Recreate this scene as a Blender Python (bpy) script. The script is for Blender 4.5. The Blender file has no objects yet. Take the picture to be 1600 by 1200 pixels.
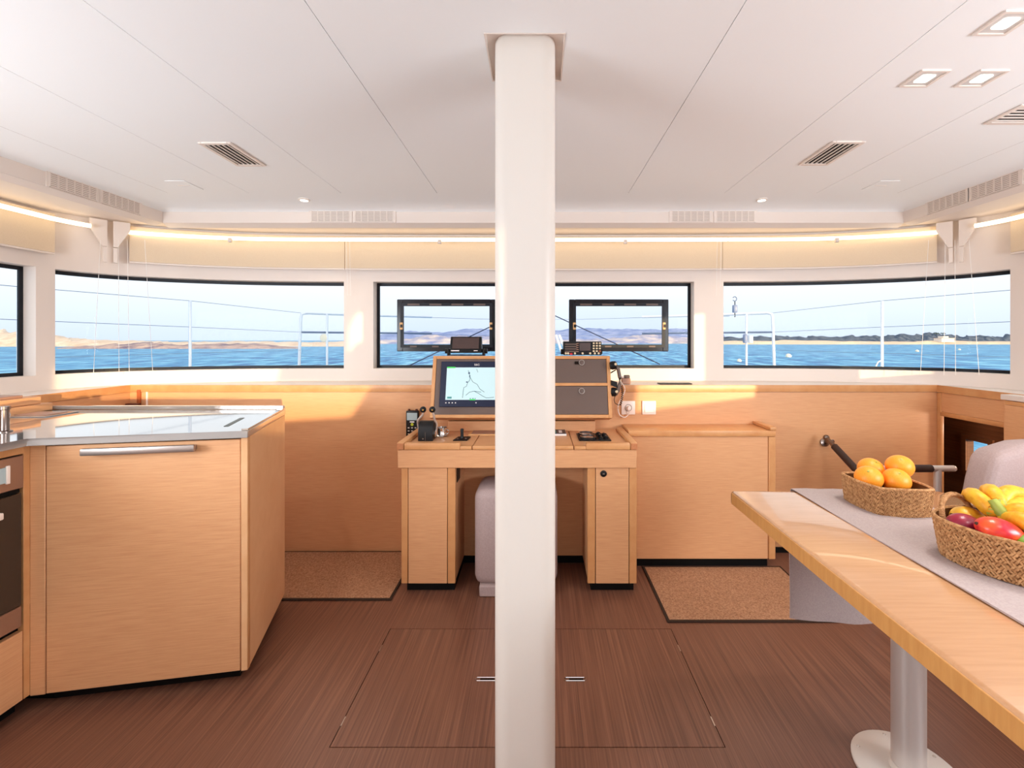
import bpy, bmesh, math, random
from mathutils import Vector, Matrix
random.seed(7)
SC = bpy.context.scene
COL = SC.collection

# ------------------------------------------------------------------ camera, sky, sun, daylight, exposure
EYE = 1.25
FPX = 700.0                       # focal length in pixels of the 1600 px wide frame
VPX, VPY = 841.0, 532.0
cam_d = bpy.data.cameras.new('camera'); cam = bpy.data.objects.new('camera', cam_d); COL.objects.link(cam)
cam.location = (0, 0, EYE); cam.rotation_euler = (math.pi/2, 0, 0)
cam_d.sensor_width = 36.0; cam_d.lens = FPX/1600*36
cam_d.shift_x = (800-VPX)/1600; cam_d.shift_y = (VPY-600)/1600
cam_d.clip_start = 0.05; cam_d.clip_end = 20000
SC.camera = cam
SC.view_settings.view_transform = 'Standard'; SC.view_settings.look = 'None'
SC.view_settings.gamma = 1.0; SC.view_settings.use_curve_mapping = False
SC.view_settings.exposure = 0.34
try:
    SC.cycles.max_bounces = 10; SC.cycles.diffuse_bounces = 6; SC.cycles.transparent_max_bounces = 16
    SC.cycles.sample_clamp_indirect = 6.0; SC.cycles.use_denoising = True
    SC.cycles.caustics_reflective = False; SC.cycles.caustics_refractive = False
except Exception:
    pass

def lin(c):
    return tuple((v/12.92 if v <= .04045 else ((v+.055)/1.055)**2.4) for v in c)
def rgb(r, g, b): return lin((r/255, g/255, b/255))

world = bpy.data.worlds.new('sky'); SC.world = world; world.use_nodes = True
wn = world.node_tree; wn.nodes.clear()
wo = wn.nodes.new('ShaderNodeOutputWorld'); wb = wn.nodes.new('ShaderNodeBackground')
wt = wn.nodes.new('ShaderNodeTexCoord'); ws = wn.nodes.new('ShaderNodeSeparateXYZ'); wr = wn.nodes.new('ShaderNodeValToRGB')
wn.links.new(wt.outputs['Generated'], ws.inputs[0])
wm = wn.nodes.new('ShaderNodeMapRange'); wm.inputs['From Min'].default_value = -0.02; wm.inputs['From Max'].default_value = 0.30
wn.links.new(ws.outputs['Z'], wm.inputs['Value']); wn.links.new(wm.outputs[0], wr.inputs[0])
wr.color_ramp.elements[0].position = 0.0; wr.color_ramp.elements[0].color = (*rgb(204, 221, 244), 1)
wr.color_ramp.elements[1].position = 1.0; wr.color_ramp.elements[1].color = (*rgb(250, 254, 255), 1)
e = wr.color_ramp.elements.new(0.42); e.color = (*rgb(240, 248, 255), 1)
wb.inputs['Strength'].default_value = 0.95
wn.links.new(wr.outputs[0], wb.inputs[0]); wn.links.new(wb.outputs[0], wo.inputs[0])

SUN_DIR = Vector((-0.60, 1.0, -0.072))
sd = bpy.data.lights.new('low_sun', 'SUN'); sd.energy = 3.9; sd.color = (1.0, 0.74, 0.42); sd.angle = math.radians(0.6)
so = bpy.data.objects.new('low_sun', sd); COL.objects.link(so)
so.rotation_euler = SUN_DIR.to_track_quat('-Z', 'Y').to_euler(); so.location = (4, -8, 4)

def area(name, loc, direction, sx, sy, power, color=(1, 1, 1)):
    d = bpy.data.lights.new(name, 'AREA'); d.shape = 'RECTANGLE'; d.size = sx; d.size_y = sy; d.energy = power; d.color = color
    o = bpy.data.objects.new(name, d); COL.objects.link(o); o.location = loc
    o.rotation_euler = Vector(direction).to_track_quat('-Z', 'Y').to_euler(); return o
# fill lamp added before the aft wall, plus area lamps boosting side-window daylight
area('fill_aft', (0, -1.05, 1.15), (0, 1, 0.42), 4.2, 1.7, 14, (0.92, 0.96, 1.0))
area('daylight_left_windows', (-2.58, 0.3, 1.32), (1, .9, .22), 1.8, 0.56, 62, (0.86, 0.93, 1.0))
area('daylight_right_windows', (2.52, 0.3, 1.32), (-1, .9, .22), 1.8, 0.56, 54, (0.86, 0.93, 1.0))

# ------------------------------------------------------------------ helpers
CX = -0.03                        # the boat's centre line
def P(px, py, d):                 # world point seen at a pixel of the photograph at depth d
    return Vector(((px-VPX)*d/FPX, d, EYE-(py-VPY)*d/FPX))

def mat(name, color, rough=0.5, metal=0.0, spec=0.5, emit=None, estr=0.0, sheen=0.0, coat=0.0):
    m = bpy.data.materials.new(name); m.use_nodes = True
    b = m.node_tree.nodes['Principled BSDF']
    b.inputs['Base Color'].default_value = (*color, 1); b.inputs['Roughness'].default_value = rough
    b.inputs['Metallic'].default_value = metal; b.inputs['Specular IOR Level'].default_value = spec
    if emit is not None:
        b.inputs['Emission Color'].default_value = (*emit, 1); b.inputs['Emission Strength'].default_value = estr
    if sheen: b.inputs['Sheen Weight'].default_value = sheen
    if coat: b.inputs['Coat Weight'].default_value = coat; b.inputs['Coat Roughness'].default_value = 0.04; b.inputs['Coat IOR'].default_value = 1.5 if coat < 1 else 2.1
    return m

def textured(name, c1, c2, scale=(1, 1, 1), nscale=5.0, detail=4.0, rough=0.5, spec=0.5, bump=0.0, lo=0.35, hi=0.65, dist=0.002, metal=0.0, c3=None, coat=0.0):
    m = mat(name, c1, rough, metal, spec, coat=coat); nt = m.node_tree; b = nt.nodes['Principled BSDF']
    tc = nt.nodes.new('ShaderNodeTexCoord'); mp = nt.nodes.new('ShaderNodeMapping'); mp.inputs['Scale'].default_value = scale
    nz = nt.nodes.new('ShaderNodeTexNoise'); nz.inputs['Scale'].default_value = nscale; nz.inputs['Detail'].default_value = detail
    nz.inputs['Roughness'].default_value = 0.6
    cr = nt.nodes.new('ShaderNodeValToRGB')
    cr.color_ramp.elements[0].position = lo; cr.color_ramp.elements[0].color = (*c1, 1)
    cr.color_ramp.elements[1].position = hi; cr.color_ramp.elements[1].color = (*c2, 1)
    if c3 is not None:
        el = cr.color_ramp.elements.new((lo+hi)/2); el.color = (*c3, 1)
    nt.links.new(tc.outputs['Object'], mp.inputs[0]); nt.links.new(mp.outputs[0], nz.inputs['Vector'])
    nt.links.new(nz.outputs['Fac'], cr.inputs[0]); nt.links.new(cr.outputs[0], b.inputs['Base Color'])
    if bump:
        bp = nt.nodes.new('ShaderNodeBump'); bp.inputs['Strength'].default_value = bump; bp.inputs['Distance'].default_value = dist
        nt.links.new(nz.outputs['Fac'], bp.inputs['Height']); nt.links.new(bp.outputs[0], b.inputs['Normal'])
    return m

WL, WD = rgb(222, 168, 122), rgb(208, 150, 106)
M = {}
M['wood'] = textured('oak_veneer', WD, WL, (5, 5, 150), 2.0, 6, 0.42, 0.4, 0.05, 0.25, 0.62)
M['wood_top'] = textured('oak_veneer_flat', WD, WL, (5, 150, 150), 2.0, 6, 0.34, 0.45, 0.06, 0.30, 0.60)
M['wood_table'] = textured('table_veneer', rgb(188, 138, 96), rgb(198, 149, 107), (3, 46, 46), 2.2, 6, 0.20, 0.7, 0.02, 0.25, 0.60, coat=0.9)
M['wood_edge'] = textured('oak_solid', rgb(204, 144, 92), rgb(214, 158, 106), (4, 4, 4), 3, 4, 0.38, 0.4, 0.03)
M['wood_dark'] = textured('brown_passage_wood', rgb(104, 62, 36), rgb(124, 76, 46), (1.3, 1.3, 50), 2, 5, 0.5, 0.3)
M['wood_side_lit'] = textured('lit_oak_side', rgb(226, 174, 126), rgb(232, 184, 138), (3, 3, 3), 3, 4, 0.4, 0.4, 0.02)  # oak with the light on the side panel painted in as a paler tone
M['end_grain'] = textured('oak_end_grain', rgb(182, 116, 76), rgb(196, 130, 88), (30, 3, 30), 3, 4, 0.5, 0.3)
M['floor'] = textured('brown_laminate', rgb(88, 56, 44), rgb(134, 92, 72), (130, 1.3, 1), 1.3, 8, 0.34, 0.5, 0.06, 0.30, 0.68, c3=rgb(112, 73, 57))
M['white'] = mat('white_gelcoat', rgb(226, 214, 205), 0.45, spec=0.35)
M['ceil'] = mat('ceiling_vinyl', rgb(238, 240, 241), 0.6, spec=0.2)
M['post'] = mat('post_enamel', rgb(218, 211, 203), 0.35, spec=0.4)
M['counter'] = mat('white_solid_surface', rgb(140, 133, 128), 0.05, spec=0.8, coat=1.0)
M['blind'] = textured('cream_blind_cloth', rgb(214, 194, 168), rgb(220, 201, 176), (80, 80, 80), 4, 3, 0.8, 0.2)
M['black'] = mat('black_plastic', rgb(18, 17, 19), 0.42, spec=0.3)
M['plinth'] = mat('black_plinth', rgb(10, 9, 9), 0.6, spec=0.2)
M['gap'] = mat('dark_joint', rgb(28, 20, 16), 0.8, spec=0.1)
M['seam'] = mat('ceiling_seam_shade', rgb(150, 135, 125), 0.8, spec=0.1)
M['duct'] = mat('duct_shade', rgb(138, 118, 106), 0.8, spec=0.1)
M['hatch_black'] = mat('hatch_frame_black', rgb(18, 17, 24), 0.18, spec=0.35)
M['frame'] = mat('window_rubber', rgb(18, 20, 28), 0.45, spec=0.3)
M['chrome'] = mat('chrome', rgb(225, 222, 220), 0.12, 1.0)
M['gunmetal'] = mat('dull_chrome', rgb(128, 114, 108), 0.25, 1.0)
M['bar'] = mat('brushed_bar', rgb(176, 164, 158), 0.38, 0.9)
M['steel'] = mat('brushed_steel', rgb(196, 186, 178), 0.32, 1.0)
M['alu'] = mat('satin_aluminium', rgb(220, 214, 210), 0.38, 0.6)
M['ovensteel'] = mat('oven_steel', rgb(170, 140, 122), 0.3, 0.7)
M['ovenglass'] = mat('oven_glass', rgb(58, 46, 38), 0.10, spec=0.6)
M['console_dark'] = mat('grey_brown_panel', rgb(104, 86, 78), 0.4, spec=0.4)
M['leather'] = textured('mauve_upholstery', rgb(170, 150, 148), rgb(178, 158, 155), (1, 1, 1), 160, 2, 0.6, 0.3, 0.15, dist=0.001)
M['runner'] = textured('grey_linen', rgb(172, 156, 154), rgb(182, 167, 164), (1, 1, 1), 220, 2, 0.85, 0.15, 0.2, dist=0.0006)
M['carpet'] = textured('beige_carpet', rgb(146, 106, 80), rgb(188, 144, 112), (1, 1, 1), 130, 5, 0.95, 0.05, 0.9, dist=0.004)
M['carpet_edge'] = mat('carpet_binding', rgb(60, 46, 38), 0.9, spec=0.1)
M['grip'] = textured('brown_leather_grip', rgb(46, 30, 26), rgb(64, 42, 36), (60, 60, 60), 4, 3, 0.5, 0.35)
M['basket'] = textured('dry_seagrass', rgb(150, 104, 66), rgb(206, 160, 112), (60, 60, 60), 2.2, 4, 0.75, 0.2, 0.35)
M['basket_in'] = mat('basket_core', rgb(104, 68, 40), 0.85, spec=0.1)
M['orange'] = textured('orange_peel', rgb(250, 146, 34), rgb(255, 160, 48), (1, 1, 1), 400, 2, 0.42, 0.4, 0.25, dist=0.0006)
M['banana'] = textured('banana_skin', rgb(214, 148, 26), rgb(232, 178, 46), (14, 14, 14), 4, 3, 0.45, 0.35)
M['banana_green'] = mat('banana_stalk', rgb(150, 160, 60), 0.5)
M['banana_dark'] = mat('banana_tip', rgb(60, 44, 30), 0.7)
M['mango_red'] = textured('red_mango_skin', rgb(190, 16, 40), rgb(240, 88, 40), (14, 14, 14), 2.0, 2, 0.28, 0.5)
M['mango_dark'] = textured('dark_mango_skin', rgb(122, 20, 46), rgb(160, 36, 60), (9, 9, 9), 2.0, 2, 0.3, 0.5)
M['mango_yellow'] = textured('yellow_mango_skin', rgb(238, 176, 44), rgb(246, 194, 70), (9, 9, 9), 2.0, 2, 0.35, 0.5)
M['lime'] = mat('lime_skin', rgb(112, 150, 40), 0.4)
M['screen'] = mat('chart_screen', rgb(150, 175, 180), 0.3, emit=rgb(216, 244, 246), estr=0.42)
M['bezel'] = mat('navy_bezel', rgb(16, 26, 56), 0.2)
M['lcd_off'] = mat('unlit_screen', rgb(76, 58, 54), 0.2)
M['lcd_grey'] = mat('grey_handset_screen', rgb(176, 196, 200), 0.3)
M['ink'] = mat('chart_ink', rgb(60, 104, 112), 0.6)
M['ink_dark'] = mat('chart_mark_navy', rgb(30, 60, 110), 0.6)
M['green'] = mat('green_print', rgb(60, 220, 90), 0.5)
M['teal'] = mat('teal_print', rgb(70, 150, 150), 0.6)
M['red'] = mat('red_button', rgb(214, 44, 50), 0.4)
M['key'] = mat('pale_keys', rgb(226, 206, 170), 0.5)
M['paper'] = mat('paper', rgb(240, 234, 232), 0.7)
M['cover_dark'] = mat('dark_magazine_cover', rgb(50, 40, 60), 0.4)
M['tan'] = mat('tan_plastic', rgb(226, 176, 120), 0.5)
M['taupe'] = mat('taupe_cover', rgb(170, 128, 108), 0.5)
M['socket'] = mat('switch_plastic', rgb(246, 232, 222), 0.35)
M['led'] = mat('warm_led', rgb(255, 236, 200), 0.5, emit=(1.0, 0.86, 0.60), estr=2.2)
M['lamp'] = mat('downlight_glow', rgb(255, 250, 240), 0.5, emit=(1.0, 0.95, 0.86), estr=5.0)
M['lampbox'] = mat('downlight_diffuser', rgb(196, 190, 186), 0.4, emit=(1.0, 0.96, 0.9), estr=0.03)
M['rail_white'] = mat('polished_rail', rgb(236, 240, 246), 0.3, 0.2)
M['wire'] = mat('lifeline_wire', rgb(112, 128, 156), 0.5)
M['rope'] = mat('bridle_rope', rgb(50, 60, 90), 0.7)
M['cord'] = mat('blind_cord', rgb(236, 232, 228), 0.7)
M['block'] = mat('pulley_block', rgb(126, 140, 172), 0.4)
M['sand'] = textured('pale_rock', rgb(204, 182, 164), rgb(230, 212, 196), (1, 1, 1), 0.25, 6, 0.9, 0.05)
M['rock'] = textured('shore_rock', rgb(120, 110, 130), rgb(206, 180, 168), (1, 1, 2), 0.3, 7, 0.9, 0.05, 0.5, dist=0.6)
M['hill'] = textured('hazy_hill', rgb(128, 146, 192), rgb(170, 180, 214), (1, 1, 1), 0.05, 6, 0.95, 0.0)  # blue distance haze put into the far land colours
M['cliff'] = textured('hazy_cliff', rgb(140, 150, 190), rgb(232, 214, 204), (1, 1, 3), 0.09, 7, 0.95, 0.0)
M['scrub'] = textured('shore_scrub', rgb(64, 78, 100), rgb(118, 126, 138), (1, 1, 1), 0.3, 6, 0.95, 0.0)
M['beach'] = mat('beach_sand', rgb(226, 200, 176), 0.95, spec=0.05)
M['housewall'] = mat('house_render', rgb(236, 226, 216), 0.9)
M['palm'] = mat('palm_leaf', rgb(70, 90, 84), 0.9)
M['buoy'] = mat('buoy_cream', rgb(250, 240, 214), 0.5)
M['deck'] = mat('deck_gelcoat', rgb(226, 228, 230), 0.6)
M['brown_strap'] = mat('brown_strap', rgb(168, 88, 44), 0.6)
M['brown_block'] = mat('brown_block', rgb(96, 50, 34), 0.6)

def glass_mat(name, tint, fres):
    m = bpy.data.materials.new(name); m.use_nodes = True; nt = m.node_tree; nt.nodes.clear()
    o = nt.nodes.new('ShaderNodeOutputMaterial'); mx = nt.nodes.new('ShaderNodeMixShader')
    t = nt.nodes.new('ShaderNodeBsdfTransparent'); g = nt.nodes.new('ShaderNodeBsdfGlossy'); f = nt.nodes.new('ShaderNodeFresnel')
    t.inputs['Color'].default_value = (*tint, 1); g.inputs['Roughness'].default_value = 0.02; f.inputs['IOR'].default_value = fres
    nt.links.new(f.outputs[0], mx.inputs[0]); nt.links.new(t.outputs[0], mx.inputs[1]); nt.links.new(g.outputs[0], mx.inputs[2])
    nt.links.new(mx.outputs[0], o.inputs[0]); return m
M['glass'] = glass_mat('window_glass', (0.995, 0.998, 1.0), 1.06)
M['glass_tint'] = glass_mat('hatch_acrylic', (0.96, 0.97, 0.99), 1.10)

def sea_material():
    m = mat('sea_water', rgb(70, 160, 214), 0.45, spec=0.12); nt = m.node_tree; b = nt.nodes['Principled BSDF']
    tc = nt.nodes.new('ShaderNodeTexCoord'); mp = nt.nodes.new('ShaderNodeMapping'); mp.inputs['Scale'].default_value = (0.8, 0.16, 1)
    nz = nt.nodes.new('ShaderNodeTexNoise'); nz.inputs['Scale'].default_value = 1.0; nz.inputs['Detail'].default_value = 8; nz.inputs['Roughness'].default_value = 0.65
    cr = nt.nodes.new('ShaderNodeValToRGB')
    cr.color_ramp.elements[0].position = 0.40; cr.color_ramp.elements[0].color = (*rgb(6, 88, 158), 1)
    cr.color_ramp.elements[1].position = 0.60; cr.color_ramp.elements[1].color = (*rgb(140, 208, 236), 1)
    e2 = cr.color_ramp.elements.new(0.5); e2.color = (*rgb(44, 146, 200), 1)
    bp = nt.nodes.new('ShaderNodeBump'); bp.inputs['Strength'].default_value = 0.5; bp.inputs['Distance'].default_value = 0.3
    nt.links.new(tc.outputs['Object'], mp.inputs[0]); nt.links.new(mp.outputs[0], nz.inputs['Vector'])
    nt.links.new(nz.outputs['Fac'], cr.inputs[0]); nt.links.new(cr.outputs[0], b.inputs['Base Color'])
    nt.links.new(nz.outputs['Fac'], bp.inputs['Height']); nt.links.new(bp.outputs[0], b.inputs['Normal'])
    return m
M['sea'] = sea_material()

# --- mesh builders: every function adds a shape (in world coordinates) to a bmesh
def BM(): return bmesh.new()
def bx(bm, x0, x1, y0, y1, z0, z1, bev=0.0, seg=2):
    vs = [bm.verts.new(p) for p in ((x0,y0,z0),(x1,y0,z0),(x1,y1,z0),(x0,y1,z0),(x0,y0,z1),(x1,y0,z1),(x1,y1,z1),(x0,y1,z1))]
    fs = [bm.faces.new([vs[i] for i in q]) for q in ((0,3,2,1),(4,5,6,7),(0,1,5,4),(1,2,6,5),(2,3,7,6),(3,0,4,7))]
    if bev:
        es = set(e for f in fs for e in f.edges)
        bmesh.ops.bevel(bm, geom=list(es), offset=bev, segments=seg, profile=0.5, affect='EDGES')
    return bm
def obx(bm, p0, p1, t0, t1, z0, z1, bev=0.0, seg=2):
    """box along the plan line p0->p1, from offset t0 to t1 on the line's right-hand side"""
    p0 = Vector(p0); p1 = Vector(p1); u = (p1-p0).normalized(); n = Vector((u.y, -u.x))
    q = [p0+n*t0, p1+n*t0, p1+n*t1, p0+n*t1]
    return prism(bm, [(a.x, a.y) for a in q], z0, z1, bev, seg)
def prism(bm, poly, z0, z1, bev=0.0, seg=2):
    a = sum(poly[i][0]*poly[(i+1) % len(poly)][1]-poly[(i+1) % len(poly)][0]*poly[i][1] for i in range(len(poly)))
    if a < 0: poly = list(reversed(poly))
    lo = [bm.verts.new((x, y, z0)) for x, y in poly]; hi = [bm.verts.new((x, y, z1)) for x, y in poly]
    n = len(poly); fs = [bm.faces.new(list(reversed(lo))), bm.faces.new(hi)]
    for i in range(n): fs.append(bm.faces.new((lo[i], lo[(i+1) % n], hi[(i+1) % n], hi[i])))
    if bev:
        es = set(e for f in fs for e in f.edges)
        bmesh.ops.bevel(bm, geom=list(es), offset=bev, segments=seg, profile=0.5, affect='EDGES')
    return bm
def hexa(bm, pts, bev=0.0, seg=2):
    """eight points: bottom ring of four, top ring of four"""
    vs = [bm.verts.new(p) for p in pts]
    fs = [bm.faces.new([vs[i] for i in q]) for q in ((0,3,2,1),(4,5,6,7),(0,1,5,4),(1,2,6,5),(2,3,7,6),(3,0,4,7))]
    bmesh.ops.recalc_face_normals(bm, faces=fs)
    if bev:
        es = set(e for f in fs for e in f.edges)
        bmesh.ops.bevel(bm, geom=list(es), offset=bev, segments=seg, profile=0.5, affect='EDGES')
    return bm
def tube(bm, pts, r, n=8, caps=True, taper=None):
    pts = [Vector(p) for p in pts]; rings = []
    up = None
    for i, p in enumerate(pts):
        t = (pts[min(i+1, len(pts)-1)]-pts[max(i-1, 0)]).normalized()
        if up is None: up = Vector((0, 0, 1)) if abs(t.z) < 0.9 else Vector((1, 0, 0))
        a = t.cross(up)
        if a.length < 1e-6: a = t.cross(Vector((0, 1, 0)))
        a.normalize(); b = t.cross(a).normalized(); up = -b if False else up
        rr = r if taper is None else r*taper[i]
        rings.append([bm.verts.new(p+a*math.cos(2*math.pi*k/n)*rr+b*math.sin(2*math.pi*k/n)*rr) for k in range(n)])
    for i in range(len(rings)-1):
        for k in range(n):
            bm.faces.new((rings[i][k], rings[i][(k+1) % n], rings[i+1][(k+1) % n], rings[i+1][k]))
    if caps:
        bm.faces.new(list(reversed(rings[0]))); bm.faces.new(rings[-1])
    return bm
def lathe(bm, prof, c, n=24, axis=(0, 0, 1), ring=False):
    """profile (r, h) turned about the axis through c"""
    q = Vector((0, 0, 1)).rotation_difference(Vector(axis).normalized()); c = Vector(c); rings = []
    for r, h in prof:
        if r < 1e-6: rings.append([bm.verts.new(c+q @ Vector((0, 0, h)))])
        else: rings.append([bm.verts.new(c+q @ Vector((r*math.cos(2*math.pi*k/n), r*math.sin(2*math.pi*k/n), h))) for k in range(n)])
    for a, b in zip(rings, rings[1:]+([rings[0]] if ring else [])):
        for k in range(n):
            k2 = (k+1) % n
            if len(a) == 1 and len(b) == 1: continue
            if len(a) == 1: bm.faces.new((a[0], b[k2], b[k]))
            elif len(b) == 1: bm.faces.new((a[k], a[k2], b[0]))
            else: bm.faces.new((a[k], a[k2], b[k2], b[k]))
    if ring: return bm
    if len(rings[0]) > 1: bm.faces.new(list(reversed(rings[0])))
    if len(rings[-1]) > 1: bm.faces.new(rings[-1])
    return bm
def ball(bm, c, r, sx=1, sy=1, sz=1, rot=None, u=20, v=14):
    mx = Matrix.Translation(Vector(c)) @ (rot if rot is not None else Matrix.Identity(4)) @ Matrix.Diagonal((sx*r, sy*r, sz*r, 1))
    bmesh.ops.create_uvsphere(bm, u_segments=u, v_segments=v, radius=1.0, matrix=mx); return bm

def origin_of(o):
    v = Vector((0, 0, 0))
    while o is not None: v += o.location; o = o.parent
    return v
def obj(name, bm, m, parent=None, smooth=True, angle=40):
    me = bpy.data.meshes.new(name); o = bpy.data.objects.new(name, me); COL.objects.link(o)
    co = [v.co for v in bm.verts]
    lo = Vector([min(c[i] for c in co) for i in range(3)]); hi = Vector([max(c[i] for c in co) for i in range(3)])
    base = Vector(((lo.x+hi.x)/2, (lo.y+hi.y)/2, lo.z))
    bmesh.ops.translate(bm, verts=bm.verts, vec=-base)
    for f in bm.faces: f.smooth = smooth
    bm.normal_update()
    bm.to_mesh(me); bm.free(); me.materials.append(M[m] if isinstance(m, str) else m)
    if smooth:
        try: me.set_sharp_from_angle(angle=math.radians(angle))
        except Exception: pass
    if parent is not None:
        o.parent = parent; o.location = base-origin_of(parent)
    else: o.location = base
    return o
def tag(o, label=None, cat=None, group=None, kind=None):
    if label: o['label'] = label
    if cat: o['category'] = cat
    if group: o['group'] = group
    if kind: o['kind'] = kind
    return o
def thing(name, label, cat, loc, group=None):
    o = bpy.data.objects.new(name, None); COL.objects.link(o); o.location = Vector(loc); o.empty_display_size = 0.1
    return tag(o, label, cat, group)
def struct_empty(name, loc, label=None):
    o = bpy.data.objects.new(name, None); COL.objects.link(o); o.location = Vector(loc); o['kind'] = 'structure'
    if label: o['label'] = label
    return o
def struct(name, bm, m, parent=None, smooth=True, label=None):
    o = obj(name, bm, m, parent, smooth)
    if parent is None: o['kind'] = 'structure'
    if label: o['label'] = label
    return o
def text_mesh(name, body, size, m, parent, loc, rot, extrude=0.0004):
    c = bpy.data.curves.new(name, 'FONT'); c.body = body; c.size = size; c.extrude = extrude; c.align_x = 'CENTER'; c.align_y = 'CENTER'
    t = bpy.data.objects.new('text_temporary', c); COL.objects.link(t); bpy.context.view_layer.update()
    me = bpy.data.meshes.new_from_object(t.evaluated_get(bpy.context.evaluated_depsgraph_get()))
    bpy.data.objects.remove(t); me.name = name
    o = bpy.data.objects.new(name, me); COL.objects.link(o); me.materials.clear(); me.materials.append(M[m])
    o.parent = parent; o.location = Vector(loc)-origin_of(parent); o.rotation_euler = rot; return o

# ------------------------------------------------------------------ plan of the window wall (right half; mirrored for the left)
CTRL = [(0,2.97),(1.06,2.96),(1.25,2.95),(1.53,2.935),(1.80,2.905),(2.05,2.845),(2.25,2.77),(2.40,2.69),(2.50,2.60),(2.56,2.51),(2.59,2.43),(2.605,2.35),(2.62,1.75),(2.63,0.45),(2.64,-0.9),(2.64,-1.15)]
def ctrl(u):
    u = max(0.0, min(len(CTRL)-1.0001, u)); i = int(u); f = u-i
    p1, p2 = Vector(CTRL[i]), Vector(CTRL[i+1])
    if not (2 <= i <= 9): return p1.lerp(p2, f)
    p0, p3 = Vector(CTRL[i-1]), Vector(CTRL[i+2])
    if i == 2: p0 = p1-(p2-p1)
    if i == 9: p3 = p2+(p2-p1)
    return 0.5*((2*p1)+(-p0+p2)*f+(2*p0-5*p1+4*p2-p3)*f*f+(-p0+3*p1-3*p2+p3)*f**3)
def path(u0, u1, off=0.0, s=1, steps=None):
    us = [u0]
    k = math.floor(u0*4+1)/4
    while k < u1-1e-6:
        if k > u0+1e-6 and ((k == int(k)) or 2 <= k <= 10): us.append(k)
        k += 0.25
    us.append(u1); out = []
    for u in us:
        a, b = ctrl(max(0, u-0.02)), ctrl(min(15, u+0.02)); t = (b-a).normalized(); n = Vector((-t.y, t.x)); p = ctrl(u)+n*off
        out.append((CX+s*p.x, p.y))
    return out
def full(off=0.0, u=15.0):
    r = path(0, u, off, 1); l = path(0, u, off, -1)
    return list(reversed(l))+r[1:]
def ribbon(bm, inner, outer, z0, z1):
    n = len(inner)
    A = [bm.verts.new((x, y, z0)) for x, y in inner]; B = [bm.verts.new((x, y, z1)) for x, y in inner]
    Cc = [bm.verts.new((x, y, z0)) for x, y in outer]; D = [bm.verts.new((x, y, z1)) for x, y in outer]
    fs = []
    for i in range(n-1):
        fs += [bm.faces.new((A[i], A[i+1], B[i+1], B[i])), bm.faces.new((Cc[i], D[i], D[i+1], Cc[i+1])),
               bm.faces.new((B[i], B[i+1], D[i+1], D[i])), bm.faces.new((A[i], Cc[i], Cc[i+1], A[i+1]))]
    fs += [bm.faces.new((A[0], B[0], D[0], Cc[0])), bm.faces.new((A[-1], Cc[-1], D[-1], B[-1]))]
    bmesh.ops.recalc_face_normals(bm, faces=fs); return bm
def seg(bm, u0, u1, s, off0, off1, z0, z1):
    return ribbon(bm, path(u0, u1, off0, s), path(u0, u1, off1, s), z0, z1)

ZS, ZT = 1.065, 1.638             # window sill and head
YW, XL, XR = 2.65, -2.415, 2.36   # wood panelling below the windows
ZL = 0.985                        # ledge height
ZC = 2.05                         # ceiling

# ------------------------------------------------------------------ structure: floor
bm = BM()
HX0, HX1, HY0, HY1 = -0.640, 0.573, 1.378, 1.940
g = 0.003
bx(bm, -2.7, HX0-g, -1.15, 2.7, -0.03, 0); bx(bm, HX1+g, 2.42, -1.15, 2.7, -0.03, 0)
bx(bm, HX0-g, HX1+g, -1.15, HY0-g, -0.03, 0); bx(bm, HX0-g, HX1+g, HY1+g, 2.7, -0.03, 0)
fl = struct('floor', bm, 'floor', smooth=False, label='dark brown striped laminate saloon floor')
bm = BM(); bx(bm, -2.7, 2.42, -1.15, 2.7, -0.06, -0.031); obj('sub_floor', bm, 'gap', fl)
ht = thing('floor_hatch', 'large brown lift-out panel in the floor around the white post', 'hatch', ((HX0+HX1)/2, (HY0+HY1)/2, -0.03))
bm = BM(); bx(bm, HX0, HX1, HY0, HY1, -0.03, 0.0); obj('panel', bm, 'floor', ht, smooth=False)
for x in (-0.192, 0.136):
    bm = BM(); y = 1.652
    tube(bm, [(x-.034, y-.008, .002), (x+.034, y-.008, .002), (x+.041, y, .002), (x+.034, y+.008, .002), (x-.034, y+.008, .002), (x-.041, y, .002), (x-.034, y-.008, .002)], 0.0016, 6)
    h = obj('pull_ring', bm, 'chrome', ht)
    bm = BM(); bx(bm, x-.022, x+.030, y-.004, y+.004, 0.0, 0.001); obj('recess', bm, 'gap', h)
for x, y, dx in ((-0.640, 1.47, 0.0), (-0.640, 1.82, 0), (0.573, 1.47, 0), (0.573, 1.82, 0)):
    bm = BM(); bx(bm, x-.0018, x+.0018, y-.018, y+.018, 0.0, 0.0012); obj('hinge', bm, 'steel', ht)

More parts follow.
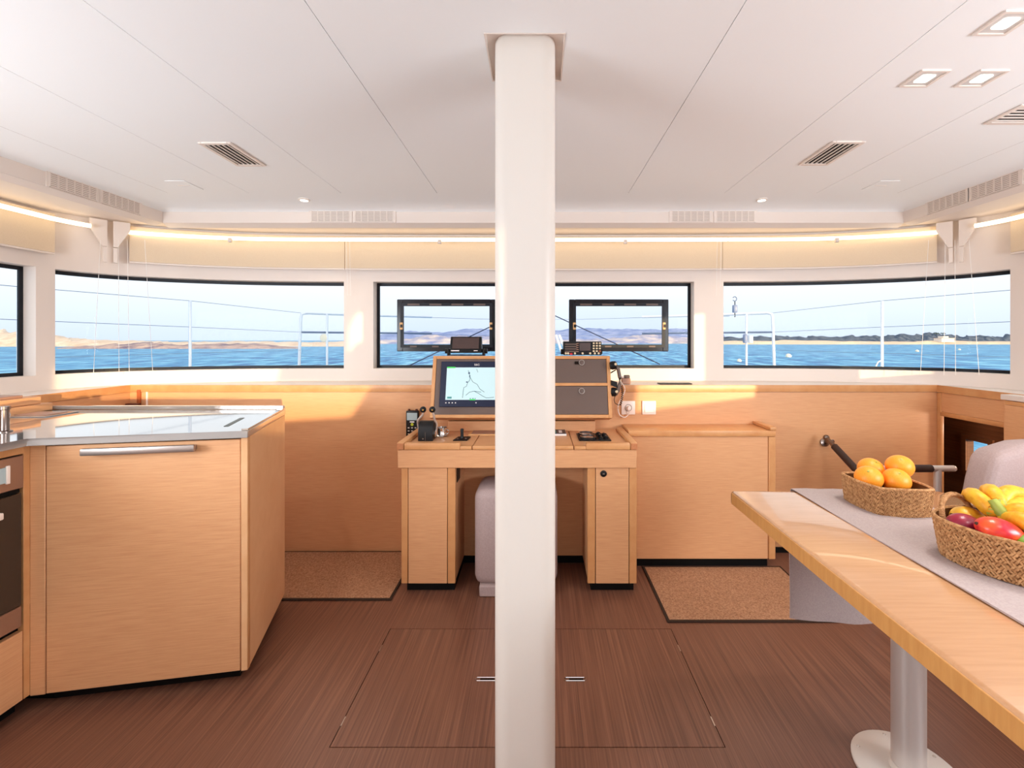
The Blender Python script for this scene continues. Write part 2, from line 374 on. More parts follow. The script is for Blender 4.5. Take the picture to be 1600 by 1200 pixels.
# ------------------------------------------------------------------ structure: window wall
bm = BM()
ribbon(bm, full(0.0), full(0.10), 0.88, ZS)
ribbon(bm, full(0.0), full(0.10), ZT, 2.16)
WINDOWS = [(2.0, 10.0), (11.0, 12.0), (13.0, 14.0)]
for s in (1, -1):
    for a, b in ((1.0, 2.0), (10.0, 11.0), (12.0, 13.0), (14.0, 15.0)): seg(bm, a, b, s, 0.0, 0.10, ZS, ZT)  # unseen aft side pillar widened to keep low sun off the front panelling
wf = struct('wall_front', bm, 'white', label='white moulded window surround sweeping round the front of the saloon')
bmesh_holder = None
def window(name, s, u0, u1, both=False):
    if both: inner = lambda o: list(reversed(path(0, u1, o, -1)))+path(0, u1, o, 1)[1:]
    else: inner = lambda o: path(u0, u1, o, s)
    mid = inner(0.06)[len(inner(0.06))//2]
    w = struct_empty(name, (mid[0], mid[1], ZS))
    bm = BM(); ribbon(bm, inner(0.070), inner(0.082), ZS, ZS+.018); ribbon(bm, inner(0.070), inner(0.082), ZT-.020, ZT)
    pts0, pts1 = inner(0.070), inner(0.082)
    for i0, i1 in ((0, 1), (-1, -2)):
        a0, b0 = Vector(pts0[i0]), Vector(pts0[i1]); a1, b1 = Vector(pts1[i0]), Vector(pts1[i1])
        w_ = 0.018; d = (b0-a0).normalized()*w_
        prism(bm, [tuple(a0), tuple(a0+d), tuple(a1+d), tuple(a1)], ZS, ZT)
    obj('window_frame', bm, 'frame', w)
    bm = BM(); ribbon(bm, inner(0.074), inner(0.078), ZS+.002, ZT-.002); obj('pane', bm, 'glass', w)
    return w
window('window_1', 1, 0, 1.0, True)
n = 2
for a, b in WINDOWS:
    for s in (-1, 1):
        window('window_%d' % n, s, a, b); n += 1

# ledge between panelling and windows
bm = BM()
inn = [(XL, 0.0), (XL, YW), (XR, YW), (XR, 0.0)]
outp = full(0.02, 12.9)
prism(bm, [(XL, -1.15)]+[(XL, YW), (XR, YW)]+[(XR, -1.15)]+list(reversed(full(0.02, 15.0))), 0.945, ZL)
struct('trim_1', bm, 'white', smooth=False, label='white ledge under the windows')
bm = BM(); bx(bm, XL, XR, YW, YW+0.025, 0.0, 0.944)
wp = struct('wall_forward', bm, 'wood', smooth=False, label='oak veneer panelling below the front windows')
bm = BM(); bx(bm, XL+.001, XR-.001, YW-0.006, YW+.0, 0.946, ZL+.002, 0.0015); struct('trim_2', bm, 'wood_edge', label='oak edge strip along the top of the front panelling')
bm = BM(); bx(bm, 1.25, XR, YW-.012, YW-.001, 0.0, 0.03); struct('baseboard_front', bm, 'plinth')
# left side panelling
bm = BM(); bx(bm, XL-.025, XL, -1.15, YW, 0.0, 0.944); struct('wall_left', bm, 'wood', smooth=False)
bm = BM(); bx(bm, XL, XL+.006, -1.15, YW-.006, 0.946, ZL+.002); struct('trim_3', bm, 'wood_edge')
# right side: header over a passage down into the hull, then lockers
bm = BM(); bx(bm, XR, XR+.03, 2.20, YW, 0.835, 0.944); wr_ = struct('wall_right', bm, 'wood', smooth=False, label='oak header panel over the dark passage')
bm = BM(); bx(bm, XR-.004, XR+.034, 2.20, YW-.02, 0.808, 0.834, .003); obj('lower_lip', bm, 'wood_edge', wr_)
bm = BM(); bx(bm, XR-.006, XR, -1.15, YW-.006, 0.946, ZL+.002); struct('trim_4', bm, 'wood_edge')
bm = BM(); bx(bm, XR-.004, XR+.014, YW-.03, YW-.001, -0.5, 0.944, .003); struct('trim_5', bm, 'wood_edge', label='thin oak corner post beside the passage')
bm = BM(); bx(bm, XR, XR+.03, -1.15, 1.3, 0.0, 0.944); struct('wall_starboard', bm, 'wood', smooth=False)
# passage (hull) interior, dark brown, with a small hull window
bm = BM()
hx = 2.74; wy0, wy1, wz0, wz1 = 2.72, 2.86, 0.42, 0.62
bx(bm, hx, hx+.04, 1.3, wy0, -0.8, 0.88); bx(bm, hx, hx+.04, wy1, 3.4, -0.8, 0.88)
bx(bm, hx, hx+.04, wy0, wy1, -0.8, wz0); bx(bm, hx, hx+.04, wy0, wy1, wz1, 0.88)
bx(bm, XR+.03, hx, 3.36, 3.4, -0.8, 0.88); bx(bm, XR+.03, hx, 1.28, 1.3, -0.8, 0.88); bx(bm, XR+.03, hx, 1.3, 3.4, 0.87, 0.88); bx(bm, XR, hx, 1.3, 3.4, -0.84, -0.8)
bx(bm, XR+.002, XR+.03, YW+.03, 3.4, -0.8, 0.88)
hl = struct('wall_passage', bm, 'wood_dark', smooth=False, label='dark brown passage going down into the right-hand hull')
bm = BM(); bx(bm, hx-.012, hx-.001, wy0-.03, wy0, wz0-.03, wz1+.03); bx(bm, hx-.012, hx-.001, wy1, wy1+.03, wz0-.03, wz1+.03)
bx(bm, hx-.012, hx-.001, wy0, wy1, wz1, wz1+.03); bx(bm, hx-.012, hx-.001, wy0, wy1, wz0-.03, wz0)
obj('hull_window_frame', bm, 'wood_dark', hl)
bm = BM(); bx(bm, hx-.022, hx-.013, 2.60, 2.615, -0.5, 0.87); obj('door_stile', bm, 'wood_dark', hl)
bm = BM(); bx(bm, hx+.015, hx+.02, wy0, wy1, wz0, wz1); obj('hull_window_pane', bm, 'glass', hl)

pl = bpy.data.lights.new('passage_fill', 'POINT'); pl.energy = 4; pl.color = (1.0, .86, .70); pl.shadow_soft_size = .05  # fill added to lift the dark passage, no lamp fitting there
plo = bpy.data.objects.new('passage_fill', pl); COL.objects.link(plo); plo.location = (2.68, 2.44, .74)

# ------------------------------------------------------------------ structure: ceiling
VX0, VX1, VY = CX-2.20, CX+2.20, 2.66
ceil = struct_empty('ceiling', (CX, 0, ZC), 'pale vinyl ceiling in long panels')
seams = [CX-1.98, CX-1.54, CX-1.04, CX-0.52, CX+0.52, CX+1.04, CX+1.54, CX+1.98]
QX0, QX1, QY0, QY1 = -0.142, 0.072, 1.165, 1.382      # opening around the post
for a, b in zip(seams, seams[1:]):
    x0, x1 = a+.0012, b-.0012
    bm = BM()
    if x0 < 0 < x1:
        bx(bm, x0, QX0, -1.15, 2.43, ZC, ZC+.03); bx(bm, QX1, x1, -1.15, 2.43, ZC, ZC+.03)
        bx(bm, QX0, QX1, -1.15, QY0, ZC, ZC+.03); bx(bm, QX0, QX1, QY1, 2.43, ZC, ZC+.03)
    else: bx(bm, x0, x1, -1.15, 2.43, ZC, ZC+.03)
    obj('ceiling_panel', bm, 'ceil', ceil, smooth=False)
bm = BM(); bx(bm, -2.8, QX0-.03, -1.15, 3.1, ZC+.034, ZC+.10); bx(bm, QX1+.03, 2.8, -1.15, 3.1, ZC+.034, ZC+.10)
bx(bm, QX0-.03, QX1+.03, -1.15, QY0-.03, ZC+.034, ZC+.10); bx(bm, QX0-.03, QX1+.03, QY1+.03, 3.1, ZC+.034, ZC+.10)
obj('deck_head', bm, 'seam', ceil, smooth=False)
# soft coved border bending down to the air-duct band
bm = BM(); prev = None; NS = 10
for k in range(NS+1):
    t = k/NS; o = 0.23*t; z = ZC-0.036*t**5
    ring = [(CX-1.98-o*.96, -1.15), (CX-1.98-o*.96, 2.43+o), (CX+1.98+o*.96, 2.43+o), (CX+1.98+o*.96, -1.15)]
    cur = [bm.verts.new((x, y, z)) for x, y in ring]
    if prev:
        for i in range(len(cur)-1): bm.faces.new((prev[i], cur[i], cur[i+1], prev[i+1]))
    prev = cur
bmesh.ops.recalc_face_normals(bm, faces=bm.faces)
obj('cove', bm, 'ceil', ceil)
# air-duct band round the edge of the ceiling
bm = BM(); prism(bm, [(VX0, -1.15), (VX0, VY), (VX1, VY), (VX1, -1.15)]+list(reversed(full(-0.001, 15.0))), 1.948, 2.10)
# lower lip chamfer
cv = struct('trim_6', bm, 'white', smooth=False, label='white duct band running round the edge of the ceiling')
bm = BM()
for (a, b) in (((VX0, -1.15), (VX0, VY)), ((VX0, VY), (VX1, VY)), ((VX1, VY), (VX1, -1.15))):
    a, b = Vector(a), Vector(b); u = (b-a).normalized(); nrm = Vector((u.y, -u.x))
    pa, pb = a, b
    q = [(pa, 1.9475), (pa+nrm*-.045, 1.930), (pb+nrm*-.045, 1.930), (pb, 1.9475)]
    vs = [bm.verts.new((p.x, p.y, z)) for p, z in q]
    vt = [bm.verts.new((p.x, p.y, 1.948)) for p, z in q]
    bm.faces.new(vs)
    bm.faces.new((vs[1], vt[1], vt[2], vs[2]))
bmesh.ops.recalc_face_normals(bm, faces=bm.faces)
obj('lower_lip', bm, 'white', cv)

# unseen bulkhead added behind the camera, openings shaped to cast the sun patches
def sun_hole(poly, ywall, ya=-1.2):
    k = (ywall-ya)/SUN_DIR.y
    return [(x-SUN_DIR.x*k, z-SUN_DIR.z*k) for x, z in poly]
bm = BM(); ya = -1.2
loops = [[(-2.85, -.5), (2.8, -.5), (2.8, 2.2), (-2.85, 2.2)],
         sun_hole([(-2.75, .905), (-1.78, .905), (-1.52, .772), (-1.09, .80), (-.965, .992), (-1.45, 1.0), (-1.54, 1.0), (-1.50, 1.09), (-2.75, 1.09)], 2.65),
         sun_hole([(-1.25, 1.14), (-1.18, 1.24), (-1.135, 1.24), (-1.135, 1.43), (-1.19, 1.43), (-1.24, 1.34)], 2.95)]
for lp in loops:
    vs = [bm.verts.new((x, ya, z)) for x, z in lp]
    for i in range(len(vs)): bm.edges.new((vs[i], vs[(i+1) % len(vs)]))
bmesh.ops.triangle_fill(bm, use_beauty=True, use_dissolve=False, edges=bm.edges[:])
r_ = bmesh.ops.extrude_face_region(bm, geom=bm.faces[:]); bmesh.ops.translate(bm, verts=[v for v in r_['geom'] if isinstance(v, bmesh.types.BMVert)], vec=(0, -.03, 0))
struct('wall_aft_sun_mask', bm, 'white', smooth=False)

# ------------------------------------------------------------------ central post
pt = thing('support_post', 'white square post with rounded corners rising from floor to ceiling', 'post', (-0.036, 1.272, 0))
def rsq(hx_, hy_, r, n=6):
    out = []
    for cx_, cy_, a0 in ((hx_-r, hy_-r, 0), (-hx_+r, hy_-r, 90), (-hx_+r, -hy_+r, 180), (hx_-r, -hy_+r, 270)):
        for k in range(n+1):
            a = math.radians(a0+90*k/n); out.append((cx_+r*math.cos(a), cy_+r*math.sin(a)))
    return out
bm = BM(); prism(bm, [(-0.036+x, 1.272+y) for x, y in rsq(.0825, .0825, .042)], 0.0, ZC+.0135); obj('shaft', bm, 'post', pt)
bm = BM()
c_ = .004; zc0, zc1 = ZC-.0015, ZC+.014
bx(bm, QX0+.0005, QX0+c_, QY0+.0005, QY1-.0005, zc0, zc1); bx(bm, QX1-c_, QX1-.0005, QY0+.0005, QY1-.0005, zc0, zc1)
bx(bm, QX0+c_, QX1-c_, QY1-c_, QY1-.0005, zc0, zc1); bx(bm, QX0+c_, QX1-c_, QY0+.0005, QY0+c_, zc0, zc1)
bx(bm, QX0+.0005, QX1-.0005, QY0+.0005, QY1-.0005, zc1, zc1+.004)
obj('ceiling_collar', bm, 'white', pt)

# ------------------------------------------------------------------ ceiling fittings
def slot_vent(name, label, x0, x1, y0, y1, along_y, ns):
    t = thing(name, label, 'vent', ((x0+x1)/2, (y0+y1)/2, ZC-.006), 'ceiling ventilation grilles')
    b = .016; z0 = ZC-.006
    bm = BM()
    bx(bm, x0, x0+b, y0, y1, z0, ZC, .002, 1); bx(bm, x1-b, x1, y0, y1, z0, ZC, .002, 1); bx(bm, x0+b, x1-b, y0, y0+b, z0, ZC); bx(bm, x0+b, x1-b, y1-b, y1, z0, ZC)
    obj('frame', bm, 'white', t)
    bm = BM(); bx(bm, x0+b, x1-b, y0+b, y1-b, ZC-.0015, ZC-.0005); obj('duct_shade_sheet', bm, 'gap', t)  # dark sheet stands for the shaded depth of the duct
    for k in range(ns):
        f = (k+.5)/ns; bm = BM()
        if along_y:
            w = (x1-x0-2*b)/ns; c = x0+b+(x1-x0-2*b)*f; bx(bm, c-w*.13, c+w*.13, y0+b, y1-b, z0+.001, ZC-.001)
        else:
            w = (y1-y0-2*b)/ns; c = y0+b+(y1-y0-2*b)*f; bx(bm, x0+b, x1-b, c-w*.13, c+w*.13, z0+.001, ZC-.001)
        obj('slat', bm, 'white', t)
slot_vent('ceiling_vent', 'white slatted vent in the ceiling left of the post', CX-1.345, CX-1.21, 1.805, 2.045, True, 5)
slot_vent('ceiling_vent', 'white slatted vent in the ceiling right of the post, below the pair of square lights', CX+1.21, CX+1.345, 1.795, 2.035, True, 5)
slot_vent('ceiling_vent', 'white slatted vent cut by the right edge of the picture, below the square lights', 1.636, 1.88, 1.515, 1.65, False, 5)
def downlight(label, cx_, cy_):
    t = thing('ceiling_light', label, 'light', (cx_, cy_, ZC-.004), 'square recessed ceiling lights')
    bm = BM(); h = .043; b = .007; z0 = ZC-.005
    bx(bm, cx_-h, cx_-h+b, cy_-h, cy_+h, z0, ZC); bx(bm, cx_+h-b, cx_+h, cy_-h, cy_+h, z0, ZC); bx(bm, cx_-h+b, cx_+h-b, cy_-h, cy_-h+b, z0, ZC); bx(bm, cx_-h+b, cx_+h-b, cy_+h-b, cy_+h, z0, ZC)
    obj('frame', bm, 'white', t)
    bm = BM(); bx(bm, cx_-h+b, cx_+h-b, cy_-h+b, cy_+h-b, ZC-.002, ZC-.0005); obj('diffuser', bm, 'lampbox', t)
    bm = BM(); prism(bm, [(cx_+x, cy_+y) for x, y in rsq(.020, .020, .006, 3)], ZC-.0035, ZC-.002); obj('lamp_face', bm, 'lamp', t)
    d = bpy.data.lights.new('downlight_lamp', 'SPOT'); d.energy = 9; d.color = (1.0, .95, .88); d.spot_size = math.radians(130); d.spot_blend = .8; d.shadow_soft_size = .03
    o = bpy.data.objects.new('downlight_lamp', d); COL.objects.link(o); o.location = (cx_, cy_, ZC-.02)
downlight('square ceiling light of the pair, the one nearer the post', 1.177, 1.365)
downlight('square ceiling light of the pair, the one farther from the post', 1.350, 1.365)
downlight('square ceiling light alone at the top right corner of the picture', 1.175, 1.127)
for x, y in ((-1.25, 1.2), (-1.25, 0.2), (1.2, 0.2), (0.0, -0.5)):     # the saloon's other ceiling lamps, above and behind the camera
    d = bpy.data.lights.new('downlight_lamp', 'SPOT'); d.energy = 12; d.color = (1.0, .95, .88); d.spot_size = math.radians(140); d.spot_blend = .8; d.shadow_soft_size = .03
    o = bpy.data.objects.new('downlight_lamp', d); COL.objects.link(o); o.location = (x, y, ZC-.02)
for x, lab in ((CX-1.297, 'small round spotlight at the ceiling edge left of the post'), (CX+1.297, 'small round spotlight at the ceiling edge right of the post')):
    t = thing('spotlight', lab, 'light', (x, 2.54, ZC-.014), 'small round spotlights')
    zc = ZC-.036*((2.54-2.43)/.23)**5
    bm = BM(); lathe(bm, [(.030, 0), (.030, -.004), (.022, -.007), (.022, -.002)], (x, 2.54, zc), 24, (0, 0, 1), True); obj('ring', bm, 'white', t)
    bm = BM(); lathe(bm, [(.021, -.004), (.0, -.0075)], (x, 2.54, zc), 24); obj('lamp_face', bm, 'lamp', t)
    d = bpy.data.lights.new('spotlight_lamp', 'SPOT'); d.energy = 6; d.color = (1.0, .86, .66); d.spot_size = math.radians(110); d.spot_blend = .7; d.shadow_soft_size = .02
    o = bpy.data.objects.new('spotlight_lamp', d); COL.objects.link(o); o.location = (x, 2.54, zc-.02)
for x, lab in ((CX-1.79, 'faint white blanking plate on the ceiling beyond the left vent'), (CX+1.79, 'faint white blanking plate on the ceiling beyond the right vent')):
    t = thing('blanking_plate', lab, 'plate', (x, 2.3, ZC-.003), 'ceiling blanking plates')
    bm = BM(); bx(bm, x-.05, x+.05, 2.24, 2.37, ZC-.003, ZC, .001, 1); obj('cover', bm, 'ceil', t)
    bm = BM(); bx(bm, x-.03, x+.03, 2.30, 2.304, ZC-.004, ZC-.003); obj('ridge', bm, 'white', t)

# duct grilles on the band, in pairs
def grille(label, c, along, w, h=0.066):
    c = Vector(c); u = Vector(along).normalized(); nrm = Vector((u.y, -u.x, 0))      # faces the room on the right-hand side of the line
    t = thing('air_grille', label, 'vent', c, 'air grilles along the duct band')
    def b(bm, a0, a1, z0, z1, d0, d1):
        q = [c+u*a0+nrm*d0, c+u*a1+nrm*d0, c+u*a1+nrm*d1, c+u*a0+nrm*d1]
        prism(bm, [(p.x, p.y) for p in q], c.z+z0, c.z+z1)
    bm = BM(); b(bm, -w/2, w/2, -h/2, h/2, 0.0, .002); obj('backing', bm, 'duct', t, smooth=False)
    bm = BM()
    for k in range(7): a = -w/2+(w-.006)*k/6; b(bm, a, a+.006, -h/2, h/2, .002, .006)
    obj('upright_bars', bm, 'white', t, smooth=False)
    bm = BM()
    for k in range(8): z = -h/2+(h-.006)*k/7; b(bm, -w/2, w/2, z, z+.006, .002, .005)
    obj('cross_bars', bm, 'white', t, smooth=False)
    for e0, e1 in ((-w/2-.012, -w/2), (w/2, w/2+.012)):
        bm = BM(); b(bm, e0, e1, -h/2-.004, h/2+.004, 0, .005); obj('end_plate', bm, 'white', t, smooth=False)
zg = 1.986
for x, lab in ((-1.232, 'air grille on the front band left of the post, outer one of its pair'), (-0.973, 'air grille on the front band left of the post, the one nearer the post'),
               (0.905, 'air grille on the front band right of the post, the one nearer the post'), (1.170, 'air grille on the front band right of the post, outer one of its pair')):
    grille(lab, (x, VY, zg), (1, 0, 0), .232)
for y, lab in ((2.15, 'air grille on the left side band, nearer one of its pair'), (2.395, 'air grille on the left side band, farther one of its pair')):
    grille(lab, (VX0, y, zg), (0, 1, 0), .222)
for y, lab in ((2.13, 'air grille on the right side band, nearer one, cut by the picture edge'), (2.38, 'air grille on the right side band, farther one of its pair')):
    grille(lab, (VX1, y, zg), (0, -1, 0), .230)

# warm light strips above the blinds
def front_line(u0, u1, s):
    return [path(u, u+.01, -.12+.085*min(1, u/7.3)**1.5, s)[0] for u in [u0+(u1-u0)*k/24 for k in range(25)]]
def strip(label, pts, clips):
    mid = pts[len(pts)//2]
    t = thing('light_strip', label, 'light', (mid[0], mid[1], 1.895), 'warm light strips above the blinds')
    bm = BM(); tube(bm, [(x, y, 1.890) for x, y in pts], .0115, 10); obj('glowing_tube', bm, 'led', t)
    for (x, y) in clips:
        bm = BM(); bx(bm, x-.011, x+.011, y-.022, y-.004, 1.862, 1.888, .003, 1); obj('clip', bm, 'white', t)
    return t
strip('warm glowing strip along the left front blind', front_line(1.97, 7.3, -1), [front_line(4.42, 4.5, -1)[0]])
strip('warm glowing strip along the middle blind behind the post', list(reversed(front_line(0, 1.93, -1)))+front_line(0, 1.93, 1)[1:], [(P(687, 377, 2.84).x, 2.85), (P(977, 377, 2.84).x, 2.85)])
strip('warm glowing strip along the right front blind', front_line(1.97, 7.3, 1), [front_line(4.42, 4.5, 1)[0]])
strip('warm glowing strip along the left side wall', path(8.6, 14.5, -0.085, -1), [])
strip('warm glowing strip along the right side wall', path(8.6, 14.5, -0.085, 1), [])
# cloth blinds
def blind(label, pts_in, pts_out, cat='blind'):
    mid = pts_in[len(pts_in)//2]
    t = thing('window_blind', label, cat, (mid[0], mid[1], 1.715), 'cream blinds above the windows')
    bm = BM(); ribbon(bm, pts_in, pts_out, 1.722, 1.93); obj('cloth', bm, 'blind', t)
    bm = BM()
    ribbon(bm, [(x, y) for x, y in pts_in], pts_out, 1.712, 1.721); obj('hem_bar', bm, 'white', t)
blind('cream blind rolled up above the left front window', path(1.92, 7.1, -.030, -1), path(1.92, 7.1, -.022, -1))
blind('cream blind rolled up above the middle window, crossing behind the post', list(reversed(path(0, 1.905, -.030, -1)))+path(0, 1.905, -.030, 1)[1:], list(reversed(path(0, 1.905, -.022, -1)))+path(0, 1.905, -.022, 1)[1:])
blind('cream blind rolled up above the right front window', path(1.92, 7.1, -.030, 1), path(1.92, 7.1, -.022, 1))
blind('cream blind on the left side wall, cut by the picture edge', path(10.25, 14.0, -.030, -1), path(10.25, 14.0, -.022, -1))
blind('cream blind on the right side wall, cut by the picture edge', path(10.25, 14.0, -.030, 1), path(10.25, 14.0, -.022, 1))
# forked brackets in the window corners
for s, lab in ((-1, 'white forked bracket in the left window corner'), (1, 'white forked bracket in the right window corner')):
    a = Vector(path(7.75, 7.9, -.05, s)[0]); f = Vector(path(6.9, 7.0, -.05, s)[0]); b = Vector(path(8.9, 9.0, -.05, s)[0])
    t = thing('blind_bracket', lab, 'bracket', (a.x, a.y, 1.70), 'forked brackets in the window corners')
    for q, sep in ((f, .014), (b, .014)):
        u = (q-a).normalized(); st = a+u*sep; nn = Vector((-u.y, u.x))*.010
        prof = [(0, 1.940), (.072, 1.940), (.072, 1.895), (.020, 1.790), (.0, 1.790)]
        bm = BM(); L = [bm.verts.new((*(st+u*k+nn), z)) for k, z in prof]; R = [bm.verts.new((*(st+u*k-nn), z)) for k, z in prof]
        fs = [bm.faces.new(L), bm.faces.new(list(reversed(R)))]
        for i in range(5): fs.append(bm.faces.new((L[i], R[i], R[(i+1) % 5], L[(i+1) % 5])))
        bmesh.ops.recalc_face_normals(bm, faces=fs); obj('gusset', bm, 'white', t)
        bm = BM(); prism(bm, [tuple(st+nn), tuple(st+u*.018+nn), tuple(st+u*.018-nn), tuple(st-nn)], 1.700, 1.785); obj('foot', bm, 'white', t)
# blind cords
def cord(label, p0, p1, r=.0011):
    bm = BM(); tube(bm, [p0, Vector(p0).lerp(Vector(p1), .5), p1], r, 5); return tag(obj('pull_cord', bm, 'cord', None), label, 'cord', 'thin blind cords')
for a, b, da, db, lab in ((157, 146, 2.52, 2.50, 'thin cord slanting down the left corner window, first from the left'), (185, 186, 2.58, 2.58, 'thin straight cord in the left window corner, left of two'),
                     (199, 202, 2.60, 2.60, 'thin straight cord in the left window corner, right of two'), (226, 239, 2.64, 2.66, 'thin cord slanting down the left corner window, last before the rail post'),
                     (1451, 1438, 2.62, 2.64, 'thin cord slanting down the right corner window, nearest the tall rail post'), (1477, 1475, 2.58, 2.58, 'thin straight cord in the right window corner, left of two'),
                     (1492, 1493, 2.55, 2.55, 'thin straight cord in the right window corner, right of two'), (1514, 1530, 2.50, 2.48, 'thin cord slanting down the right corner window, last on the right')):
    cord(lab, P(a, 375, da), P(b, 586, db))
for x0, lab in ((541, 'blind cord pair member on the left window pillar, outer'), (546, 'blind cord pair member on the left window pillar, inner'), (1121, 'blind cord pair member on the right window pillar, inner'), (1127, 'blind cord pair member on the right window pillar, outer')):
    cord(lab, P(x0, 372, 2.90), P(x0+(2 if x0 < 800 else -2), 462, 2.90))

# ------------------------------------------------------------------ opening hatches in the middle window
def porthole(label, px0, px1):
    d = 3.012; a, b = P(px0, 549, d), P(px1, 468, d)
    x0, x1, z0, z1 = a.x, b.x, a.z, b.z; w = .040
    t = thing('window_hatch', label, 'hatch', ((x0+x1)/2, d, z0), 'opening hatches in the middle window')
    bm = BM(); y0, y1 = d-.012, d+.018
    bx(bm, x0, x0+w, y0, y1, z0, z1, .004, 1); bx(bm, x1-w, x1, y0, y1, z0, z1, .004, 1); bx(bm, x0+w, x1-w, y0, y1, z0, z0+w); bx(bm, x0+w, x1-w, y0, y1, z1-w, z1)
    fr = obj('hatch_frame', bm, 'hatch_black', t)
    bm = BM(); w2 = w+.006; y2 = d-.020
    bx(bm, x0+w-.014, x0+w2, y2, y0, z0+w-.014, z1-w+.014); bx(bm, x1-w2, x1-w+.014, y2, y0, z0+w-.014, z1-w+.014); bx(bm, x0+w2, x1-w2, y2, y0, z0+w-.014, z0+w2); bx(bm, x0+w2, x1-w2, y2, y0, z1-w2, z1-w+.014)
    obj('inner_seal', bm, 'frame', t)
    bm = BM(); bx(bm, x0+w, x1-w, d+.004, d+.008, z0+w, z1-w); obj('hatch_pane', bm, 'glass_tint', t)
    zm = (z0+z1)/2-.005
    for xs in (x0+w-.012, x1-w-.002):
        bm = BM(); bx(bm, xs-.003, xs+.016, y2-.016, y2, zm-.024, zm+.024, .003, 1); l = obj('latch', bm, 'tan', t)
        bm = BM(); bx(bm, xs+.002, xs+.018, y2-.022, y2-.016, zm-.010, zm+.010, .002, 1); obj('latch_tab', bm, 'black', l)
    for k in range(4):
        xx = x0+w+(x1-x0-2*w)*(k+.5)/4
        bm = BM(); bx(bm, xx-.04, xx+.04, y2-.003, y2, z1-w-.001, z1-w+.010, .001, 1); obj('top_clip', bm, 'console_dark', fr)
        bm = BM(); bx(bm, xx-.022, xx+.022, y2-.003, y2, z0+w-.012, z0+w-.002, .001, 1); obj('bottom_clip', bm, 'console_dark', fr)
porthole('black-framed opening hatch in the middle window left of the post, above the chart screen', 621, 776)
porthole('black-framed opening hatch in the middle window right of the post, above the radio', 889, 1044)

# ------------------------------------------------------------------ galley: cabinet, counter, oven
F0, F1, R1 = (-1.712, 1.511), (-1.057, 1.63), (-1.203, 2.127)
ZK = 0.898
vF = Vector(F1)-Vector(F0)
def onF(t): return tuple(Vector(F0)+vF*t)
gc = thing('galley_cabinet', 'pale oak galley cabinet with one big door under the white counter', 'cabinet', (-1.5, 1.8, 0))
bm = BM(); prism(bm, [(-1.695, 1.535), (-1.09, 1.645), (-1.225, 2.10), (-1.695, 2.10)], 0.05, ZK-.002); obj('carcass', bm, 'gap', gc, smooth=False)
bm = BM(); prism(bm, [(-1.69, 1.565), (-1.11, 1.67), (-1.235, 2.09), (-2.3, 2.09), (-2.3, 1.565)], 0.0, 0.05); obj('plinth', bm, 'plinth', gc, smooth=False)
bm = BM(); obx(bm, onF(-0.004), onF(0.062), -.02, 0, 0.05, ZK, .0015, 1); obj('filler_stile', bm, 'wood', gc)
bm = BM(); obx(bm, onF(0.0665), onF(0.9625), -.02, 0, 0.052, ZK-.006, .0015, 1); dr = obj('door', bm, 'wood', gc)
bm = BM(); obx(bm, onF(0.971), onF(1.0), -.022, 0, 0.05, ZK, .003, 2); obj('corner_stile', bm, 'wood_edge', gc)
bm = BM(); obx(bm, F1, R1, -.022, 0, 0.05, ZK, .002, 1); obj('side_panel', bm, 'wood_side_lit', gc)
bm = BM(); obx(bm, (-1.203, 2.127), (-2.41, 2.127), -.022, 0, 0.05, ZK, .002, 1); obj('back_panel', bm, 'wood', gc)
bm = BM(); obx(bm, onF(.248), onF(.765), .020, .036, .860, .884, .004, 2)
obx(bm, onF(.262), onF(.285), 0, .022, .864, .878); obx(bm, onF(.728), onF(.751), 0, .022, .864, .878); obj('handle', bm, 'bar', dr)

oc = thing('oven_cabinet', 'oak cabinet at the left edge of the picture that houses the oven', 'cabinet', (-2.0, 0.6, 0))
bm = BM(); XO = -1.714
bx(bm, -2.40, XO-.03, -0.6, 1.50, 0.05, ZK-.002); obj('carcass', bm, 'gap', oc, smooth=False)
bm = BM(); bx(bm, XO-.02, XO, 1.492, 1.5115, 0.055, ZK, .001, 1); bx(bm, XO-.02, XO, -.6, 1.492, ZK-.024, ZK); obj('face_frame', bm, 'wood_edge', oc)
bm = BM(); bx(bm, XO-.02, XO, 0.88, 1.490, 0.055, 0.285, .0015, 1); obj('drawer', bm, 'wood', oc)
bm = BM(); bx(bm, XO-.02, XO, -.6, 0.876, 0.055, ZK-.026, .0015, 1); obj('door', bm, 'wood', oc)
bm = BM(); bx(bm, -2.38, XO-.05, -.6, 1.51, 0.0, 0.05); obj('plinth', bm, 'plinth', oc, smooth=False)
ov = thing('oven', 'built-in steel oven with dark glass door at the left edge', 'oven', (-1.72, 1.18, 0.30))
bm = BM(); bx(bm, XO-.028, XO+.004, .885, 1.489, 0.762, ZK-.028, .002, 1); cp = obj('control_panel', bm, 'ovensteel', ov)
bm = BM(); bx(bm, XO+.004, XO+.007, 1.20, 1.437, 0.792, 0.842, .001, 1); obj('display', bm, 'lcd_grey', cp)
bm = BM(); bx(bm, XO+.004, XO+.010, 1.437, 1.447, 0.788, 0.846, .001, 1); obj('display_edge', bm, 'socket', cp)
bm = BM(); bx(bm, XO-.028, XO-.004, .885, 1.484, 0.747, 0.761); obj('air_slot', bm, 'plinth', ov, smooth=False)
bm = BM(); bx(bm, XO-.028, XO+.006, .885, 1.482, 0.375, 0.746, .002, 1); dg = obj('glass_door', bm, 'ovenglass', ov)
bm = BM(); bx(bm, XO-.028, XO+.006, .885, 1.482, 0.305, 0.374, .002, 1); obj('lower_rail', bm, 'ovensteel', ov)
bm = BM(); bx(bm, XO+.030, XO+.046, .93, 1.400, 0.690, 0.712, .004, 2); bx(bm, XO+.005, XO+.032, 1.375, 1.392, .692, .710); bx(bm, XO+.005, XO+.032, .96, .977, .692, .710); obj('door_handle', bm, 'socket', dg)

